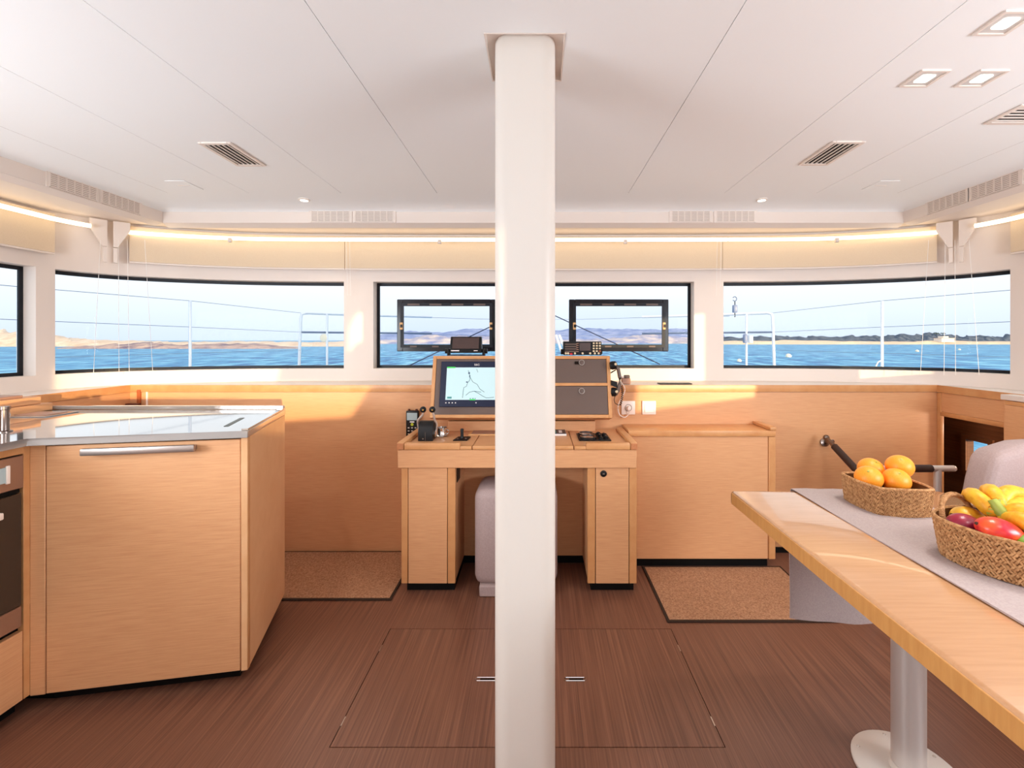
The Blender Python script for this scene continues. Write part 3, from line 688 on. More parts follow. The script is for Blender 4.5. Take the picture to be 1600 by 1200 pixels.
ct = thing('countertop', 'glossy white counter over the galley cabinets with raised back rim', 'counter', (-1.8, 1.6, ZK))
bm = BM(); prism(bm, [(-1.700, -.6), (-1.700, 1.498), onF(-.012), (-1.052, 1.618), (-1.060, 1.655), (-1.205, 2.125), (-2.40, 2.125), (-2.40, -.6)][0:1]+[(-1.700, 1.490), (-1.048, 1.617), (-1.200, 2.128), (-2.405, 2.128), (-2.405, -.6)], ZK+.001, ZK+.026, .002, 1); obj('worktop', bm, 'counter', ct)
bm = BM(); obx(bm, (-1.203, 2.128), (-2.40, 2.128), -.016, 0, ZK+.027, ZK+.044, .002, 1); obj('back_rim', bm, 'counter', ct)
bm = BM(); obx(bm, (-1.050, 1.622), (-1.2, 2.126), -.022, -.0005, ZK+.0265, ZK+.0335, .001, 1); obj('side_rim', bm, 'counter', ct)
zt = ZK+.0262
bm = BM(); bx(bm, -2.28, -2.09, 1.90, 2.04, zt, zt+.004, .001, 1); hb = obj('bin_lid', bm, 'counter', ct)
bm = BM(); bx(bm, -2.255, -2.115, 1.925, 2.015, zt+.004, zt+.006, .001, 1); obj('lid_reflection', bm, 'taupe', hb)  # brown tone stands for wood mirrored in the glossy counter
bm = BM(); a, b = Vector((-1.185, 1.70)), Vector((-1.245, 1.885)); obx(bm, a, b, -.008, .008, zt+.0002, zt+.0012); obj('finger_slot', bm, mat('green_black_slot', rgb(46, 62, 60), .4), ct)
fa = thing('faucet', 'short chrome mixer tap on the counter at the left edge', 'tap', (-1.92, 1.61, zt))
bm = BM(); lathe(bm, [(.020, 0), (.020, .003), (.012, .006), (.012, .078), (.0145, .080), (.0145, .090), (0, .092)], (-1.905, 1.60, zt), 24); obj('body', bm, 'gunmetal', fa)
bm = BM(); lathe(bm, [(.020, 0), (.020, .004), (.015, .008), (.015, .07), (.018, .074), (.018, .086), (0, .088)], (-1.955, 1.61, zt), 24); obj('mixer', bm, 'gunmetal', fa)
bm = BM(); tube(bm, [(-1.90, 1.60, zt+.06), (-1.955, 1.61, zt+.06), (-2.05, 1.62, zt+.075), (-2.12, 1.62, zt+.06)], .012, 12); obj('spout', bm, 'chrome', fa)
# oak shelf box along the left side wall
sh = thing('side_shelf', 'low oak shelf box standing along the left wall at the counter end', 'shelf', (-2.3, 1.2, zt))
bm = BM(); bx(bm, -2.41, -2.275, -.6, 2.10, zt+.001, zt+.035, .002, 1); obj('lower_board', bm, 'wood', sh)
bm = BM(); bx(bm, -2.41, -2.285, -.6, 2.06, zt+.036, zt+.070, .002, 1); obj('upper_board', bm, 'wood', sh)
bm = BM(); bx(bm, -2.41, -2.30, 1.50, 2.0, zt+.070, zt+.082, .002, 1); obj('cover_flap', bm, 'taupe', sh)
# small brown latch and white joint strip on the front panelling behind the counter
t = thing('panel_latch', 'small brown latch on the oak panelling behind the counter corner', 'latch', P(212, 632, 2.63))
a, b = P(215, 632, 2.645), P(220, 609, 2.645); bm = BM(); bx(bm, a.x, b.x, 2.638, 2.6495, a.z, b.z, .001, 1); obj('strap', bm, 'brown_strap', t)
a, b = P(200, 640, 2.63), P(219, 630, 2.63); bm = BM(); bx(bm, a.x, b.x, 2.61, 2.6375, a.z-.01, b.z, .002, 1); obj('block', bm, 'brown_block', t)
a, b = P(228, 660, 2.645), P(230.5, 609, 2.645); bm = BM(); bx(bm, a.x, b.x, 2.645, 2.6495, a.z, b.z); tag(obj('joint_strip', bm, 'socket'), 'thin white joint strip on the oak panelling behind the counter', 'strip')

# ------------------------------------------------------------------ nav desk
DX0, DX1, DY0 = -0.695, 0.488, 2.20
dk = thing('chart_desk', 'oak chart desk with raised rims on two pedestals behind the post', 'desk', (-.10, 2.4, 0))
bm = BM(); bx(bm, DX0+.003, DX1-.003, DY0+.006, DY0+.028, .622, .711, .0015, 1); obj('apron', bm, 'wood', dk)
bm = BM(); bx(bm, DX0+.02, DX1-.02, DY0+.028, 2.645, .68, .712); obj('under_top', bm, 'wood_top', dk, smooth=False)
l0, l1 = -.325, .175
for nm, x0, x1 in (('desk_top', DX0+.035, l0-.002), ('desk_lid', l0+.002, l1-.002), ('desk_top', l1+.002, DX1-.035)):
    bm = BM(); bx(bm, x0, x1, DY0+.034, 2.645, .713, .727, .0012, 1); obj(nm, bm, 'wood_top', dk)
for nm, x0, x1, h in (('front_rim', DX0+.036, l0-.06, .744), ('front_rim', l1+.06, DX1-.036, .744), ('front_edge', l0-.06, l0-.002, .730), ('lid_edge', l0+.002, l1-.002, .731), ('front_edge', l1+.002, l1+.06, .730)):
    bm = BM(); bx(bm, x0, x1, DY0, DY0+.033, .713, h, .003, 2); obj(nm, bm, 'wood_edge', dk)
for x0, x1 in ((DX0, DX0+.034), (DX1-.034, DX1)):
    bm = BM(); bx(bm, x0, x1, DY0-.001, 2.60, .713, .747, .003, 2); r = obj('side_rim', bm, 'wood_edge', dk)
    bm = BM(); bx(bm, x0+.002, x1-.002, DY0-.003, DY0-.001, .715, .744); obj('rim_end', bm, 'end_grain', r)
bm = BM(); bx(bm, -.52, .33, 2.58, 2.645, .727, .785, .002, 1); obj('upstand', bm, 'wood', dk)
bm = BM(); bx(bm, -.44, .28, 2.50, 2.52, .05, .68); obj('knee_panel', bm, 'wood', dk, smooth=False)
bm = BM(); bx(bm, -.44, .28, 2.52, 2.56, .0, .05); obj('knee_plinth', bm, 'plinth', dk, smooth=False)
def pedestal(px0, px1, stiles, lock):
    y0 = 2.215
    x0, x1 = (px0-VPX)*y0/FPX, (px1-VPX)*y0/FPX
    p = dk
    sx = [(a-VPX)*y0/FPX for a in stiles]
    bm = BM(); bx(bm, x0+.004, x1-.004, y0+.02, 2.645, .05, .68); obj('pedestal', bm, 'wood', p, smooth=False)
    bm = BM(); bx(bm, x0, sx[0]-.0015, y0, y0+.02, .048, .64, .002, 1); obj('pedestal_stile', bm, 'wood_edge', p)
    bm = BM(); bx(bm, sx[1]+.0015, x1, y0, y0+.02, .048, .64, .002, 1); obj('pedestal_stile', bm, 'wood_edge', p)
    bm = BM(); bx(bm, sx[0]+.0015, sx[1]-.0015, y0+.001, y0+.02, .048, .64, .001, 1); d = obj('pedestal_door', bm, 'wood', p)
    bm = BM(); bx(bm, sx[0]-.002, sx[0]+.002, y0+.008, y0+.019, .048, .64); bx(bm, sx[1]-.002, sx[1]+.002, y0+.008, y0+.019, .048, .64); obj('joint', bm, 'gap', p, smooth=False)
    bm = BM(); bx(bm, x0+.02, x1-.01, y0+.03, 2.64, 0.0, .048); obj('pedestal_plinth', bm, 'plinth', p, smooth=False)
    if lock:
        q = P(943, 740, y0)
        bm = BM(); lathe(bm, [(.0, .007), (.010, .007), (.016, .004), (.016, 0)], (q.x, y0+.001, q.z), 20, (0, -1, 0)); l = obj('lock', bm, 'black', d)
        bm = BM(); bx(bm, q.x-.005, q.x+.005, y0-.008, y0-.005, q.z-.002, q.z+.003); obj('key_slot', bm, 'steel', l)
    return x0, x1
pedestal(627, 711.5, (637.5, 699), False)
pedestal(918, 995, (930.5, 983), True)
bm = BM(); xx = (711.5-VPX)*2.215/FPX-.004; bx(bm, xx+.0005, xx+.004, 2.27, 2.35, .53, .625, .001, 1); obj('switch_plate', bm, 'black', dk)

# ------------------------------------------------------------------ instrument console
cs = thing('instrument_console', 'sloping oak instrument box standing above the desk behind the post', 'console', (-.09, 2.5, .83))
def face(px, py):                                     # a point on the console's sloping face
    # the face plane runs from (y 2.45, z .8265) up to (y 2.54, z 1.163)
    p0 = Vector((0, 2.45, .8265)); nrm = Vector((0, -(1.163-.8265), .09)).normalized()
    d = Vector(((px-VPX)/FPX, 1, -(py-VPY)/FPX)); k = (p0-Vector((0, 0, EYE))).dot(nrm)/d.dot(nrm)
    return Vector((0, 0, EYE))+d*k
FN = Vector((0, -(1.163-.8265), .09)).normalized()    # out of the face
FU = Vector((0, .09, 1.163-.8265)).normalized()
cx0, cx1 = -.595, .406
def slab(bm, x0, x1, h0, h1, d0, d1, bev=0.0):
    """box on the face: h measured up the slope from the console's foot, d outwards"""
    o = Vector((0, 2.45, .8265)); pts = []
    for h in (h0, h1):
        for x, d in ((x0, d1), (x1, d1), (x1, d0), (x0, d0)): pts.append(Vector((x, 0, 0))+o+FU*h+FN*d)
    return hexa(bm, pts, bev, 1)
HH = math.hypot(.09, 1.163-.8265)
def fh(py, px=760): q = face(px, py); return (q-Vector((q.x, 2.45, .8265))).dot(FU)
def fx(px, py=600): return face(px, py).x
bm = BM(); slab(bm, cx0, cx0+.020, 0, HH, -.13, 0, .0015); slab(bm, cx1-.020, cx1, 0, HH, -.13, 0, .0015); slab(bm, cx0+.020, cx1-.020, HH-.018, HH, -.13, 0, .0015); slab(bm, cx0+.020, cx1-.020, 0, .018, -.13, 0, .0015)
obj('case', bm, 'wood_edge', cs)
midx = .06
bm = BM(); slab(bm, midx-.012, midx+.012, .018, HH-.018, -.13, 0); hmid = fh(600.5); slab(bm, midx+.012, cx1-.020, hmid-.008, hmid+.008, -.1, 0); obj('divider', bm, 'wood_edge', cs)
bm = BM(); slab(bm, cx0+.020, cx1-.020, .018, HH-.018, -.128, -.12); obj('back_board', bm, 'gap', cs, smooth=False)
bm = BM(); slab(bm, cx0+.021, midx-.013, .019, HH-.019, -.03, -.004); obj('instrument_panel', bm, 'console_dark', cs, smooth=False)
for lab, h0, h1, ky in (('upper', hmid+.0095, HH-.0195, 566.5), ('lower', .0195, hmid-.0095, 611)):
    bm = BM(); slab(bm, midx+.0135, cx1-.0215, h0, h1, -.02, -.004, .001); d = obj('locker_door', bm, 'console_dark', cs)
    q = face(909, ky); bm = BM(); lathe(bm, [(.017, 0), (.017, .003), (.013, .006), (0, .006)], q-FN*.004, 20, FN); l = obj('round_latch', bm, 'console_dark', d)
    bm = BM(); lathe(bm, [(.0165, 0), (.0165, .002), (.0135, .002), (.0135, 0)], q+FN*.0015, 20, FN, True); obj('latch_ring', bm, 'steel', l)
    if lab == 'upper':
        q2 = face(902, 567); bm = BM(); hexa(bm, [q2+Vector((x, 0, 0))+FU*h+FN*dd for h in (-.008, .008) for x, dd in ((-.014, .003), (.010, .003), (.010, -.003), (-.014, -.003))]); obj('latch_hole', bm, 'gap', d)

# chart plotter
cpx = thing('chart_plotter', 'navy-bezelled chart display with pale lit chart, mounted in the console left of the post', 'display', face(745, 632))
def on(px, py, d=0.0): return face(px, py)+FN*d
def fslab(bm, px0, px1, py0, py1, d0, d1, bev=0.0):
    x0, x1 = fx(px0, (py0+py1)/2), fx(px1, (py0+py1)/2); return slab(bm, x0, x1, fh(py1), fh(py0), d0, d1, bev)
bm = BM(); fslab(bm, 688, 803, 565, 636, -.004, .006, .002); obj('bezel', bm, 'bezel', cpx)
bm = BM(); fslab(bm, 697.5, 793, 574.5, 625, .0061, .0066); sc_ = obj('screen', bm, 'screen', cpx, smooth=False)
bm = BM()
def line(bm, pts, r=.0013, d=.0068): tube(bm, [on(x, y, d) for x, y in pts], r, 4)
line(bm, [(732, 579), (733.5, 584), (735, 590), (734, 595), (731, 598), (729, 604), (725, 606), (724, 612), (723, 622)])
line(bm, [(735, 590), (739, 597), (746, 601), (750, 608), (757, 613)]); line(bm, [(728, 618), (734, 613), (741, 611.5), (748, 615), (754, 619), (760, 622)])
line(bm, [(741, 611.5), (752, 613)]); line(bm, [(745, 577), (747, 582)]); line(bm, [(760, 622), (772, 621)])
obj('chart_lines', bm, 'ink', sc_)
bm = BM(); fslab(bm, 733.5, 735, 586.5, 590, .0067, .007); fslab(bm, 728.6, 730.8, 596.4, 598.2, .0067, .007); fslab(bm, 732, 734.5, 582, 584.5, .0067, .007); obj('chart_marks', bm, 'ink_dark', sc_, smooth=False)
bm = BM(); fslab(bm, 699, 712, 573.5, 575.6, .0067, .007); fslab(bm, 734, 743, 624, 625.6, .0067, .007); obj('status_bar', bm, 'green', sc_, smooth=False)
bm = BM(); fslab(bm, 734, 736, 622.3, 623.6, .0067, .007); fslab(bm, 738, 740.5, 622.3, 623.6, .0067, .007); fslab(bm, 742, 743.5, 622.3, 623.6, .0067, .007); fslab(bm, 699, 706, 620, 623, .0067, .007); obj('data_boxes', bm, 'teal', sc_, smooth=False)
bm = BM()
for px in (697, 702, 707, 712, 744): fslab(bm, px-.8, px+.8, 628.8, 630.4, .0061, .0066)
obj('touch_keys', bm, 'paper', cpx, smooth=False)
tilt = math.atan2(1.163-.8265, .09)
text_mesh('maker_mark', 'B&G', .0155, 'paper', cpx, on(745.5, 570.3, .0062), (tilt, 0, 0))

# compact display standing on the console
TOPZ = 1.163
def standing(name, label, cat, px0, px1, py0, y, tz=TOPZ):
    a = P(px0, 0, y).x; b = P(px1, 0, y).x; z1 = P(0, py0, y).z
    return thing(name, label, cat, ((a+b)/2, y, tz)), a, b, z1
t, a, b, z1 = standing('sounder_display', 'small dark blank display on a bracket on the console left of the post', 'display', 703.5, 751.5, 526, 2.55)
zb = TOPZ+.004
bm = BM(); hexa(bm, [(a-.004, 2.545, zb+.012), (b+.004, 2.545, zb+.012), (b+.004, 2.60, zb+.012), (a-.004, 2.60, zb+.012), (a, 2.565, z1), (b, 2.565, z1), (b, 2.605, z1), (a, 2.605, z1)], .003, 1); obj('housing', bm, 'black', t)
bm = BM(); hexa(bm, [(a+.012, 2.544, zb+.036), (b-.012, 2.544, zb+.036), (b-.012, 2.552, zb+.036), (a+.012, 2.552, zb+.036), (a+.012, 2.5625, z1-.006), (b-.012, 2.5625, z1-.006), (b-.012, 2.57, z1-.006), (a+.012, 2.57, z1-.006)]); sc2 = obj('screen', bm, 'lcd_off', t)
bm = BM(); bx(bm, a+.006, a+.052, 2.5415, 2.5435, zb+.022, zb+.028); bx(bm, b-.040, b-.018, 2.5415, 2.5435, zb+.023, zb+.027); obj('front_print', bm, 'paper', t, smooth=False)
bm = BM(); bx(bm, a-.020, b+.020, 2.56, 2.60, TOPZ, TOPZ+.006); bx(bm, a-.020, a-.006, 2.555, 2.60, TOPZ, TOPZ+.040, .004, 1); bx(bm, b+.006, b+.020, 2.555, 2.60, TOPZ, TOPZ+.040, .004, 1); obj('bracket', bm, 'black', t)
bm = BM(); lathe(bm, [(.014, 0), (.014, .014), (0, .014)], (a-.020, 2.578, TOPZ+.026), 16, (-1, 0, 0)); lathe(bm, [(.014, 0), (.014, .014), (0, .014)], (b+.020, 2.578, TOPZ+.026), 16, (1, 0, 0)); obj('bracket_knobs', bm, 'black', t)

# marine radio
t, a, b, z1 = standing('marine_radio', 'black marine radio with keypad on the console right of the post', 'radio', 880.5, 940, 533.5, 2.545)
bm = BM(); bx(bm, a, b, 2.545, 2.63, TOPZ+.004, z1, .003, 1); obj('housing', bm, 'black', t)
w = b-a; h = z1-TOPZ
for k in range(4):
    bm = BM(); z = z1-.012-k*.0135; bx(bm, a+.008, a+.075, 2.541, 2.545, z-.008, z, .001, 1); obj('speaker_slat', bm, 'console_dark', t)
bm = BM(); bx(bm, a+w*.42, a+w*.71, 2.541, 2.545, TOPZ+h*.36, z1-.008); obj('screen', bm, 'lcd_off', t)
for r in range(4):
    for c in range(3):
        xk = b-.010-(2-c)*.0175; zk = z1-.010-r*.0150
        bm = BM(); bx(bm, xk-.0055, xk+.0055, 2.541, 2.545, zk-.0045, zk+.0045, .001, 1); obj('key', bm, 'brown_strap' if (r == 3 and c == 2) else 'key', t)
for k in range(5):
    bm = BM(); z = z1-.010-k*.0115; bx(bm, a+w*.335, a+w*.40, 2.541, 2.545, z-.004, z, .001, 1); obj('soft_key', bm, 'taupe', t)
for fx_, m_ in ((.06, 'key'), (.12, 'key'), (.30, 'key'), (.50, 'key'), (.70, 'key'), (.82, 'key'), (.92, 'key')):
    bm = BM(); lathe(bm, [(.006, 0), (.006, .005), (0, .006)], (a+w*fx_, 2.545, TOPZ+.014), 12, (0, -1, 0)); obj('button', bm, m_, t)
bm = BM(); bx(bm, a+w*.165, a+w*.235, 2.540, 2.545, TOPZ+.005, TOPZ+.016, .001, 1); obj('red_button', bm, 'red', t)['label'] = 'red distress button'
bm = BM(); lathe(bm, [(.016, 0), (.016, .014), (0, .015)], (a, 2.58, TOPZ+.022), 16, (-1, 0, 0)); lathe(bm, [(.014, 0), (.014, .008), (0, .009)], (b, 2.58, TOPZ+.022), 16, (1, 0, 0)); obj('bracket_knobs', bm, 'black', t)

# handset hanging at the console's right side
t = thing('radio_handset', 'black corded handset hanging on the right side of the console', 'handset', P(958, 600, 2.50))
sx_ = cx1
bm = BM(); tube(bm, [P(x, y, 2.50) for x, y in ((959, 571), (966, 577), (968.5, 590), (968, 601), (966, 609), (961, 616))], .0125, 10, True, [1.1, .85, .8, .85, .9, 1.1]); obj('grip', bm, 'console_dark', t)
bm = BM(); lathe(bm, [(0, -.004), (.020, -.003), (.024, .008), (.023, .028), (.014, .036), (0, .037)], P(954, 571.5, 2.50), 20, (1, 0, 0.12)); obj('earpiece', bm, 'black', t)
bm = BM(); lathe(bm, [(0, -.004), (.020, -.003), (.025, .008), (.024, .026), (.014, .034), (0, .035)], P(955, 612, 2.50), 20, (1, 0, -0.12)); obj('mouthpiece', bm, 'black', t)
bm = BM(); ball(bm, P(962, 569, 2.478), .0075, 1, .6, 1, None, 10, 8); obj('ear_cap', bm, 'key', t)
bm = BM(); ball(bm, P(963.5, 612, 2.478), .0085, 1, .6, 1, None, 10, 8); obj('mouth_cap', bm, 'key', t)
bm = BM(); hexa(bm, [(sx_, 2.49, P(0, 602, 2.5).z), (P(964, 0, 2.5).x, 2.49, P(0, 606, 2.5).z), (P(964, 0, 2.5).x, 2.52, P(0, 606, 2.5).z), (sx_, 2.52, P(0, 602, 2.5).z), (sx_, 2.49, P(0, 594, 2.5).z), (P(964, 0, 2.5).x, 2.49, P(0, 597, 2.5).z), (P(964, 0, 2.5).x, 2.52, P(0, 597, 2.5).z), (sx_, 2.52, P(0, 594, 2.5).z)]); obj('cradle', bm, 'black', t)
bm = BM(); tube(bm, [(sx_, 2.51, P(0, 583, 2.5).z), P(957, 581, 2.51), P(962, 578, 2.51)], .0035, 6); obj('cradle_hook', bm, 'black', t)
pts = [P(961, 618, 2.50), P(959.5, 625, 2.51), P(961, 630, 2.52), P(966, 633, 2.53)]
coil = []
p0, p1 = P(969, 633, 2.53), P(971, 603, 2.53)
for k in range(121):
    f = k/120; q = p0.lerp(p1, f)+Vector((math.sin(f*math.pi)*.008, 0, 0)); coil.append(q+Vector((math.cos(f*40*math.pi/2*1.0)*.0055, math.sin(f*40*math.pi/2)*.0055, 0)))
bm = BM(); tube(bm, pts+coil, .0018, 5); obj('coiled_cord', bm, 'black', t)
# small brown gadget on the ledge with its white cord into the socket
t = thing('charger_box', 'small brown gadget on the white ledge right of the handset', 'charger', P(978, 599, 2.72))
a, b = P(971, 600, 2.72), P(984.5, 586, 2.72)
bm = BM(); bx(bm, a.x, b.x, 2.70, 2.74, ZL+.001, b.z-.018, .004, 1); obj('body', bm, 'taupe', t)
bm = BM(); bx(bm, a.x+.016, b.x-.004, 2.705, 2.735, b.z-.018, b.z, .003, 1); obj('clip', bm, 'console_dark', t)
bm = BM(); bx(bm, a.x-.002, a.x+.014, 2.71, 2.73, b.z-.017, b.z-.006, .002, 1); obj('plug', bm, 'socket', t)
so0 = P(982, 637.5, 2.64)
t = thing('power_cord', 'white power cord looping down from the ledge to the wall socket', 'cord', P(976, 625, 2.63))
def smooth_pts(pts, n=6):
    pts = [Vector(p) for p in pts]; out = []
    for i in range(len(pts)-1):
        p0 = pts[max(i-1, 0)]; p1 = pts[i]; p2 = pts[i+1]; p3 = pts[min(i+2, len(pts)-1)]
        for k in range(n):
            f = k/n; out.append(0.5*((2*p1)+(-p0+p2)*f+(2*p0-5*p1+4*p2-p3)*f*f+(-p0+3*p1-3*p2+p3)*f**3))
    return out+[pts[-1]]
bm = BM(); tube(bm, smooth_pts([P(970, 596, 2.69), P(974, 602, 2.635), P(976.5, 609, 2.63), P(973, 619, 2.63), P(967, 630, 2.63), P(965.5, 640, 2.63), P(969, 649, 2.63), P(976, 652, 2.63), P(981.5, 648, 2.63), P(983, 642, 2.62), P(982.5, 638, 2.615)]), .0030, 8); obj('cable', bm, 'socket', t)
bm = BM(); lathe(bm, [(.012, 0), (.013, .012), (.010, .020), (0, .021)], (so0.x, 2.634, so0.z), 16, (0, -1, 0)); obj('plug', bm, 'socket', t)
for px, lab, nm in ((981.5, 'white wall socket with a plug in it beside the desk', 'wall_socket'), (1014, 'white wall switch, right of the socket', 'wall_switch')):
    c = P(px, 637, 2.645); t = thing(nm, lab, 'socket' if nm == 'wall_socket' else 'switch', c)
    bm = BM(); bx(bm, c.x-.0405, c.x+.0405, 2.640, 2.6495, c.z-.040, c.z+.040, .003, 2); obj('cover_plate', bm, 'socket', t)
    if nm == 'wall_socket':
        bm = BM(); lathe(bm, [(.021, 0), (.021, .0015), (.018, .0015), (.018, 0)], (c.x, 2.640, c.z), 24, (0, -1, 0), True); obj('socket_ring', bm, 'seam', t)
    else:
        bm = BM(); bx(bm, c.x-.028, c.x+.028, 2.636, 2.640, c.z-.028, c.z+.026, .002, 1); obj('rocker', bm, 'socket', t)
        bm = BM(); bx(bm, c.x-.014, c.x+.026, 2.6395, 2.640, c.z+.0275, c.z+.029); obj('rocker_gap', bm, 'seam', t)
a, b = P(1030, 600, 2.70), P(1081, 598, 2.70)
bm = BM(); bx(bm, a.x, b.x, 2.69, 2.75, ZL+.001, ZL+.007, .002, 1); tag(obj('flat_case', bm, 'black'), 'flat black case lying on the white ledge right of the sockets', 'case')

# handheld remote left of the desk
c = P(644.5, 665, 2.62); t = thing('remote_handset', 'black handheld keypad remote held on the panelling left of the desk', 'remote', (c.x, 2.64, .66))
bm = BM(); bx(bm, c.x-.037, c.x+.037, 2.612, 2.640, .655, .840, .007, 2); obj('body', bm, 'black', t)
bm = BM(); bx(bm, c.x-.030, c.x+.030, 2.609, 2.612, .785, .828, .002, 1); obj('screen', bm, 'lcd_grey', t)
bm = BM(); bx(bm, c.x-.013, c.x+.013, 2.6095, 2.612, .772, .779); obj('print', bm, 'paper', t, smooth=False)
bm = BM(); lathe(bm, [(.009, 0), (.008, .003), (0, .003)], (c.x, 2.612, .760), 14, (0, -1, 0)); obj('round_key', bm, mat('lime_key', rgb(190, 200, 50), .4), t)
for r in range(5):
    for q in (-1, 0, 1):
        bm = BM(); bx(bm, c.x+q*.020-.005, c.x+q*.020+.005, 2.6095, 2.612, .742-r*.018-.004, .742-r*.018+.002); obj('key', bm, 'alu', t)
for q in (-1, 1):
    bm = BM(); lathe(bm, [(.007, 0), (.007, .008), (0, .009)], (c.x+q*.022, 2.627, .840), 12); obj('top_knob', bm, 'brown_block', t)
bm = BM(); bx(bm, c.x-.02, c.x+.02, 2.640, 2.6495, .70, .80); obj('wall_clip', bm, 'black', t)

# throttle
zd = .7275
t = thing('throttle_control', 'black engine control with two chrome levers and black ball knobs on the desk', 'throttle', P(664.5, 690, 2.33)); t.location.z = zd
xa, xb = P(653.5, 0, 2.33).x, P(676, 0, 2.33).x
bm = BM(); prof = [(2.325, zd), (2.325, zd+.045), (2.337, zd+.080), (2.360, zd+.097), (2.390, zd+.097), (2.413, zd+.080), (2.425, zd+.045), (2.425, zd)]
L = [bm.verts.new((xa, y, z)) for y, z in prof]; R = [bm.verts.new((xb, y, z)) for y, z in prof]
fs = [bm.faces.new(L), bm.faces.new(list(reversed(R)))]
for i in range(len(prof)): fs.append(bm.faces.new((L[i], R[i], R[(i+1) % len(prof)], L[(i+1) % len(prof)])))
bmesh.ops.recalc_face_normals(bm, faces=fs); obj('housing', bm, 'black', t, angle=35)
bm = BM(); bx(bm, (xa+xb)/2-.001, (xa+xb)/2+.001, 2.3235, 2.42, zd+.002, zd+.045); obj('split_line', bm, 'console_dark', t)
bm = BM(); lathe(bm, [(.004, 0), (.003, .002), (0, .002)], ((xa+xb)/2-.012, 2.325, zd+.012), 10, (0, -1, 0)); obj('screw', bm, 'steel', t)
for s_, xs, bxp in ((-1, xa, 661), (1, xb, 675.5)):
    hub = Vector((xs+s_*.006, 2.375, zd+.030)); k = P(bxp, 640, 2.33)
    bm = BM(); tube(bm, smooth_pts([hub, hub+Vector((s_*.006, -.005, .05)), Vector((xs+s_*.006, 2.352, zd+.105)), Vector((k.x+s_*.006, 2.338, k.z-.03)), k-Vector((0, 0, .012))]), .0055, 8); obj('lever', bm, 'alu', t)
    bm = BM(); lathe(bm, [(.020, 0), (.020, .006), (.012, .009), (0, .009)], (xs, 2.375, zd+.030), 18, (s_, 0, 0)); obj('lever_hub', bm, 'chrome', t)
    bm = BM(); ball(bm, k, .0165); kb = obj('ball_knob', bm, 'black', t)
    bm = BM(); lathe(bm, [(.0035, 0), (0, .001)], k+Vector((.003, -.0162, 0)), 10, (0, -1, 0)); obj('knob_dot', bm, 'mango_yellow', kb)
# chrome cup beside the throttle
c = P(690, 678, 2.46); c.z = zd
t = thing('chrome_cup', 'shiny chrome cup standing behind the throttle levers', 'cup', c)
bm = BM(); lathe(bm, [(.030, 0), (.036, .002), (.030, .006), (.027, .012), (.029, .044), (.031, .046), (.028, .046), (.026, .012), (0, .010)], c, 24); obj('bowl', bm, 'chrome', t)
bm = BM(); tube(bm, [c+Vector((.026, -.004, .035)), c+Vector((.040, -.004, .03)), c+Vector((.040, -.004, .014)), c+Vector((.027, -.004, .012))], .003, 6); obj('handle', bm, 'chrome', t)
# joystick
c = P(721.5, 688, 2.36); c.z = zd
t = thing('joystick', 'small black joystick on a square plate on the desk', 'joystick', c)
bm = BM(); prism(bm, [(P(707.5, 0, 2.33).x, 2.33), (P(730, 0, 2.33).x, 2.33), (P(735.5, 0, 2.42).x, 2.42), (P(716, 0, 2.42).x, 2.42)], zd, zd+.005, .001, 1); obj('plate', bm, 'black', t)
bm = BM(); lathe(bm, [(.013, 0), (.009, .010), (.008, .020), (.009, .045), (.007, .050), (0, .051)], c+Vector((-.002, .02, .004)), 18); obj('stick', bm, 'black', t)
for q in (-1, 1):
    bm = BM(); lathe(bm, [(.006, 0), (.005, .003), (0, .003)], c+Vector((q*.022, .002, .005)), 12); obj('button', bm, 'console_dark', t)
# engine panel with two gauges
ex0, ex1 = .212, .372
t = thing('engine_panel', 'black engine panel with two round dials set in the right end of the desk', 'gauge', (.29, 2.40, zd))
bm = BM(); prism(bm, [(ex0, 2.325), (ex1+.008, 2.325), (ex1+.008, 2.50), (ex0, 2.50)], zd, zd+.006, .002, 1); obj('plate', bm, 'black', t)
for y in (2.366, 2.452):
    c = Vector((.262, y, zd+.006))
    bm = BM(); lathe(bm, [(.044, 0), (.044, .008), (.040, .012), (.037, .012), (.036, .006)], c, 28, (0, 0, 1), True); g_ = obj('gauge_ring', bm, 'black', t)
    bm = BM(); lathe(bm, [(.0365, .0062), (0, .0072)], c, 28); obj('dial', bm, 'taupe', t)
    bm = BM(); lathe(bm, [(.0405, .0118), (.0405, .0140), (.0360, .0140), (.0360, .0118)], c, 28, (0, 0, 1), True); obj('chrome_rim', bm, 'chrome', g_)
for i, (x, y) in enumerate(((.330, 2.35), (.330, 2.41), (.330, 2.465), (.357, 2.37), (.357, 2.44))):
    bm = BM(); lathe(bm, [(.012, 0), (.012, .008), (.008, .012), (0, .013)], (x, y, zd+.006), 14); obj('switch_knob', bm, 'black', t)
    bm = BM(); bx(bm, x-.002, x+.002, y-.008, y+.008, zd+.0185, zd+.021); obj('knob_mark', bm, 'console_dark', t)
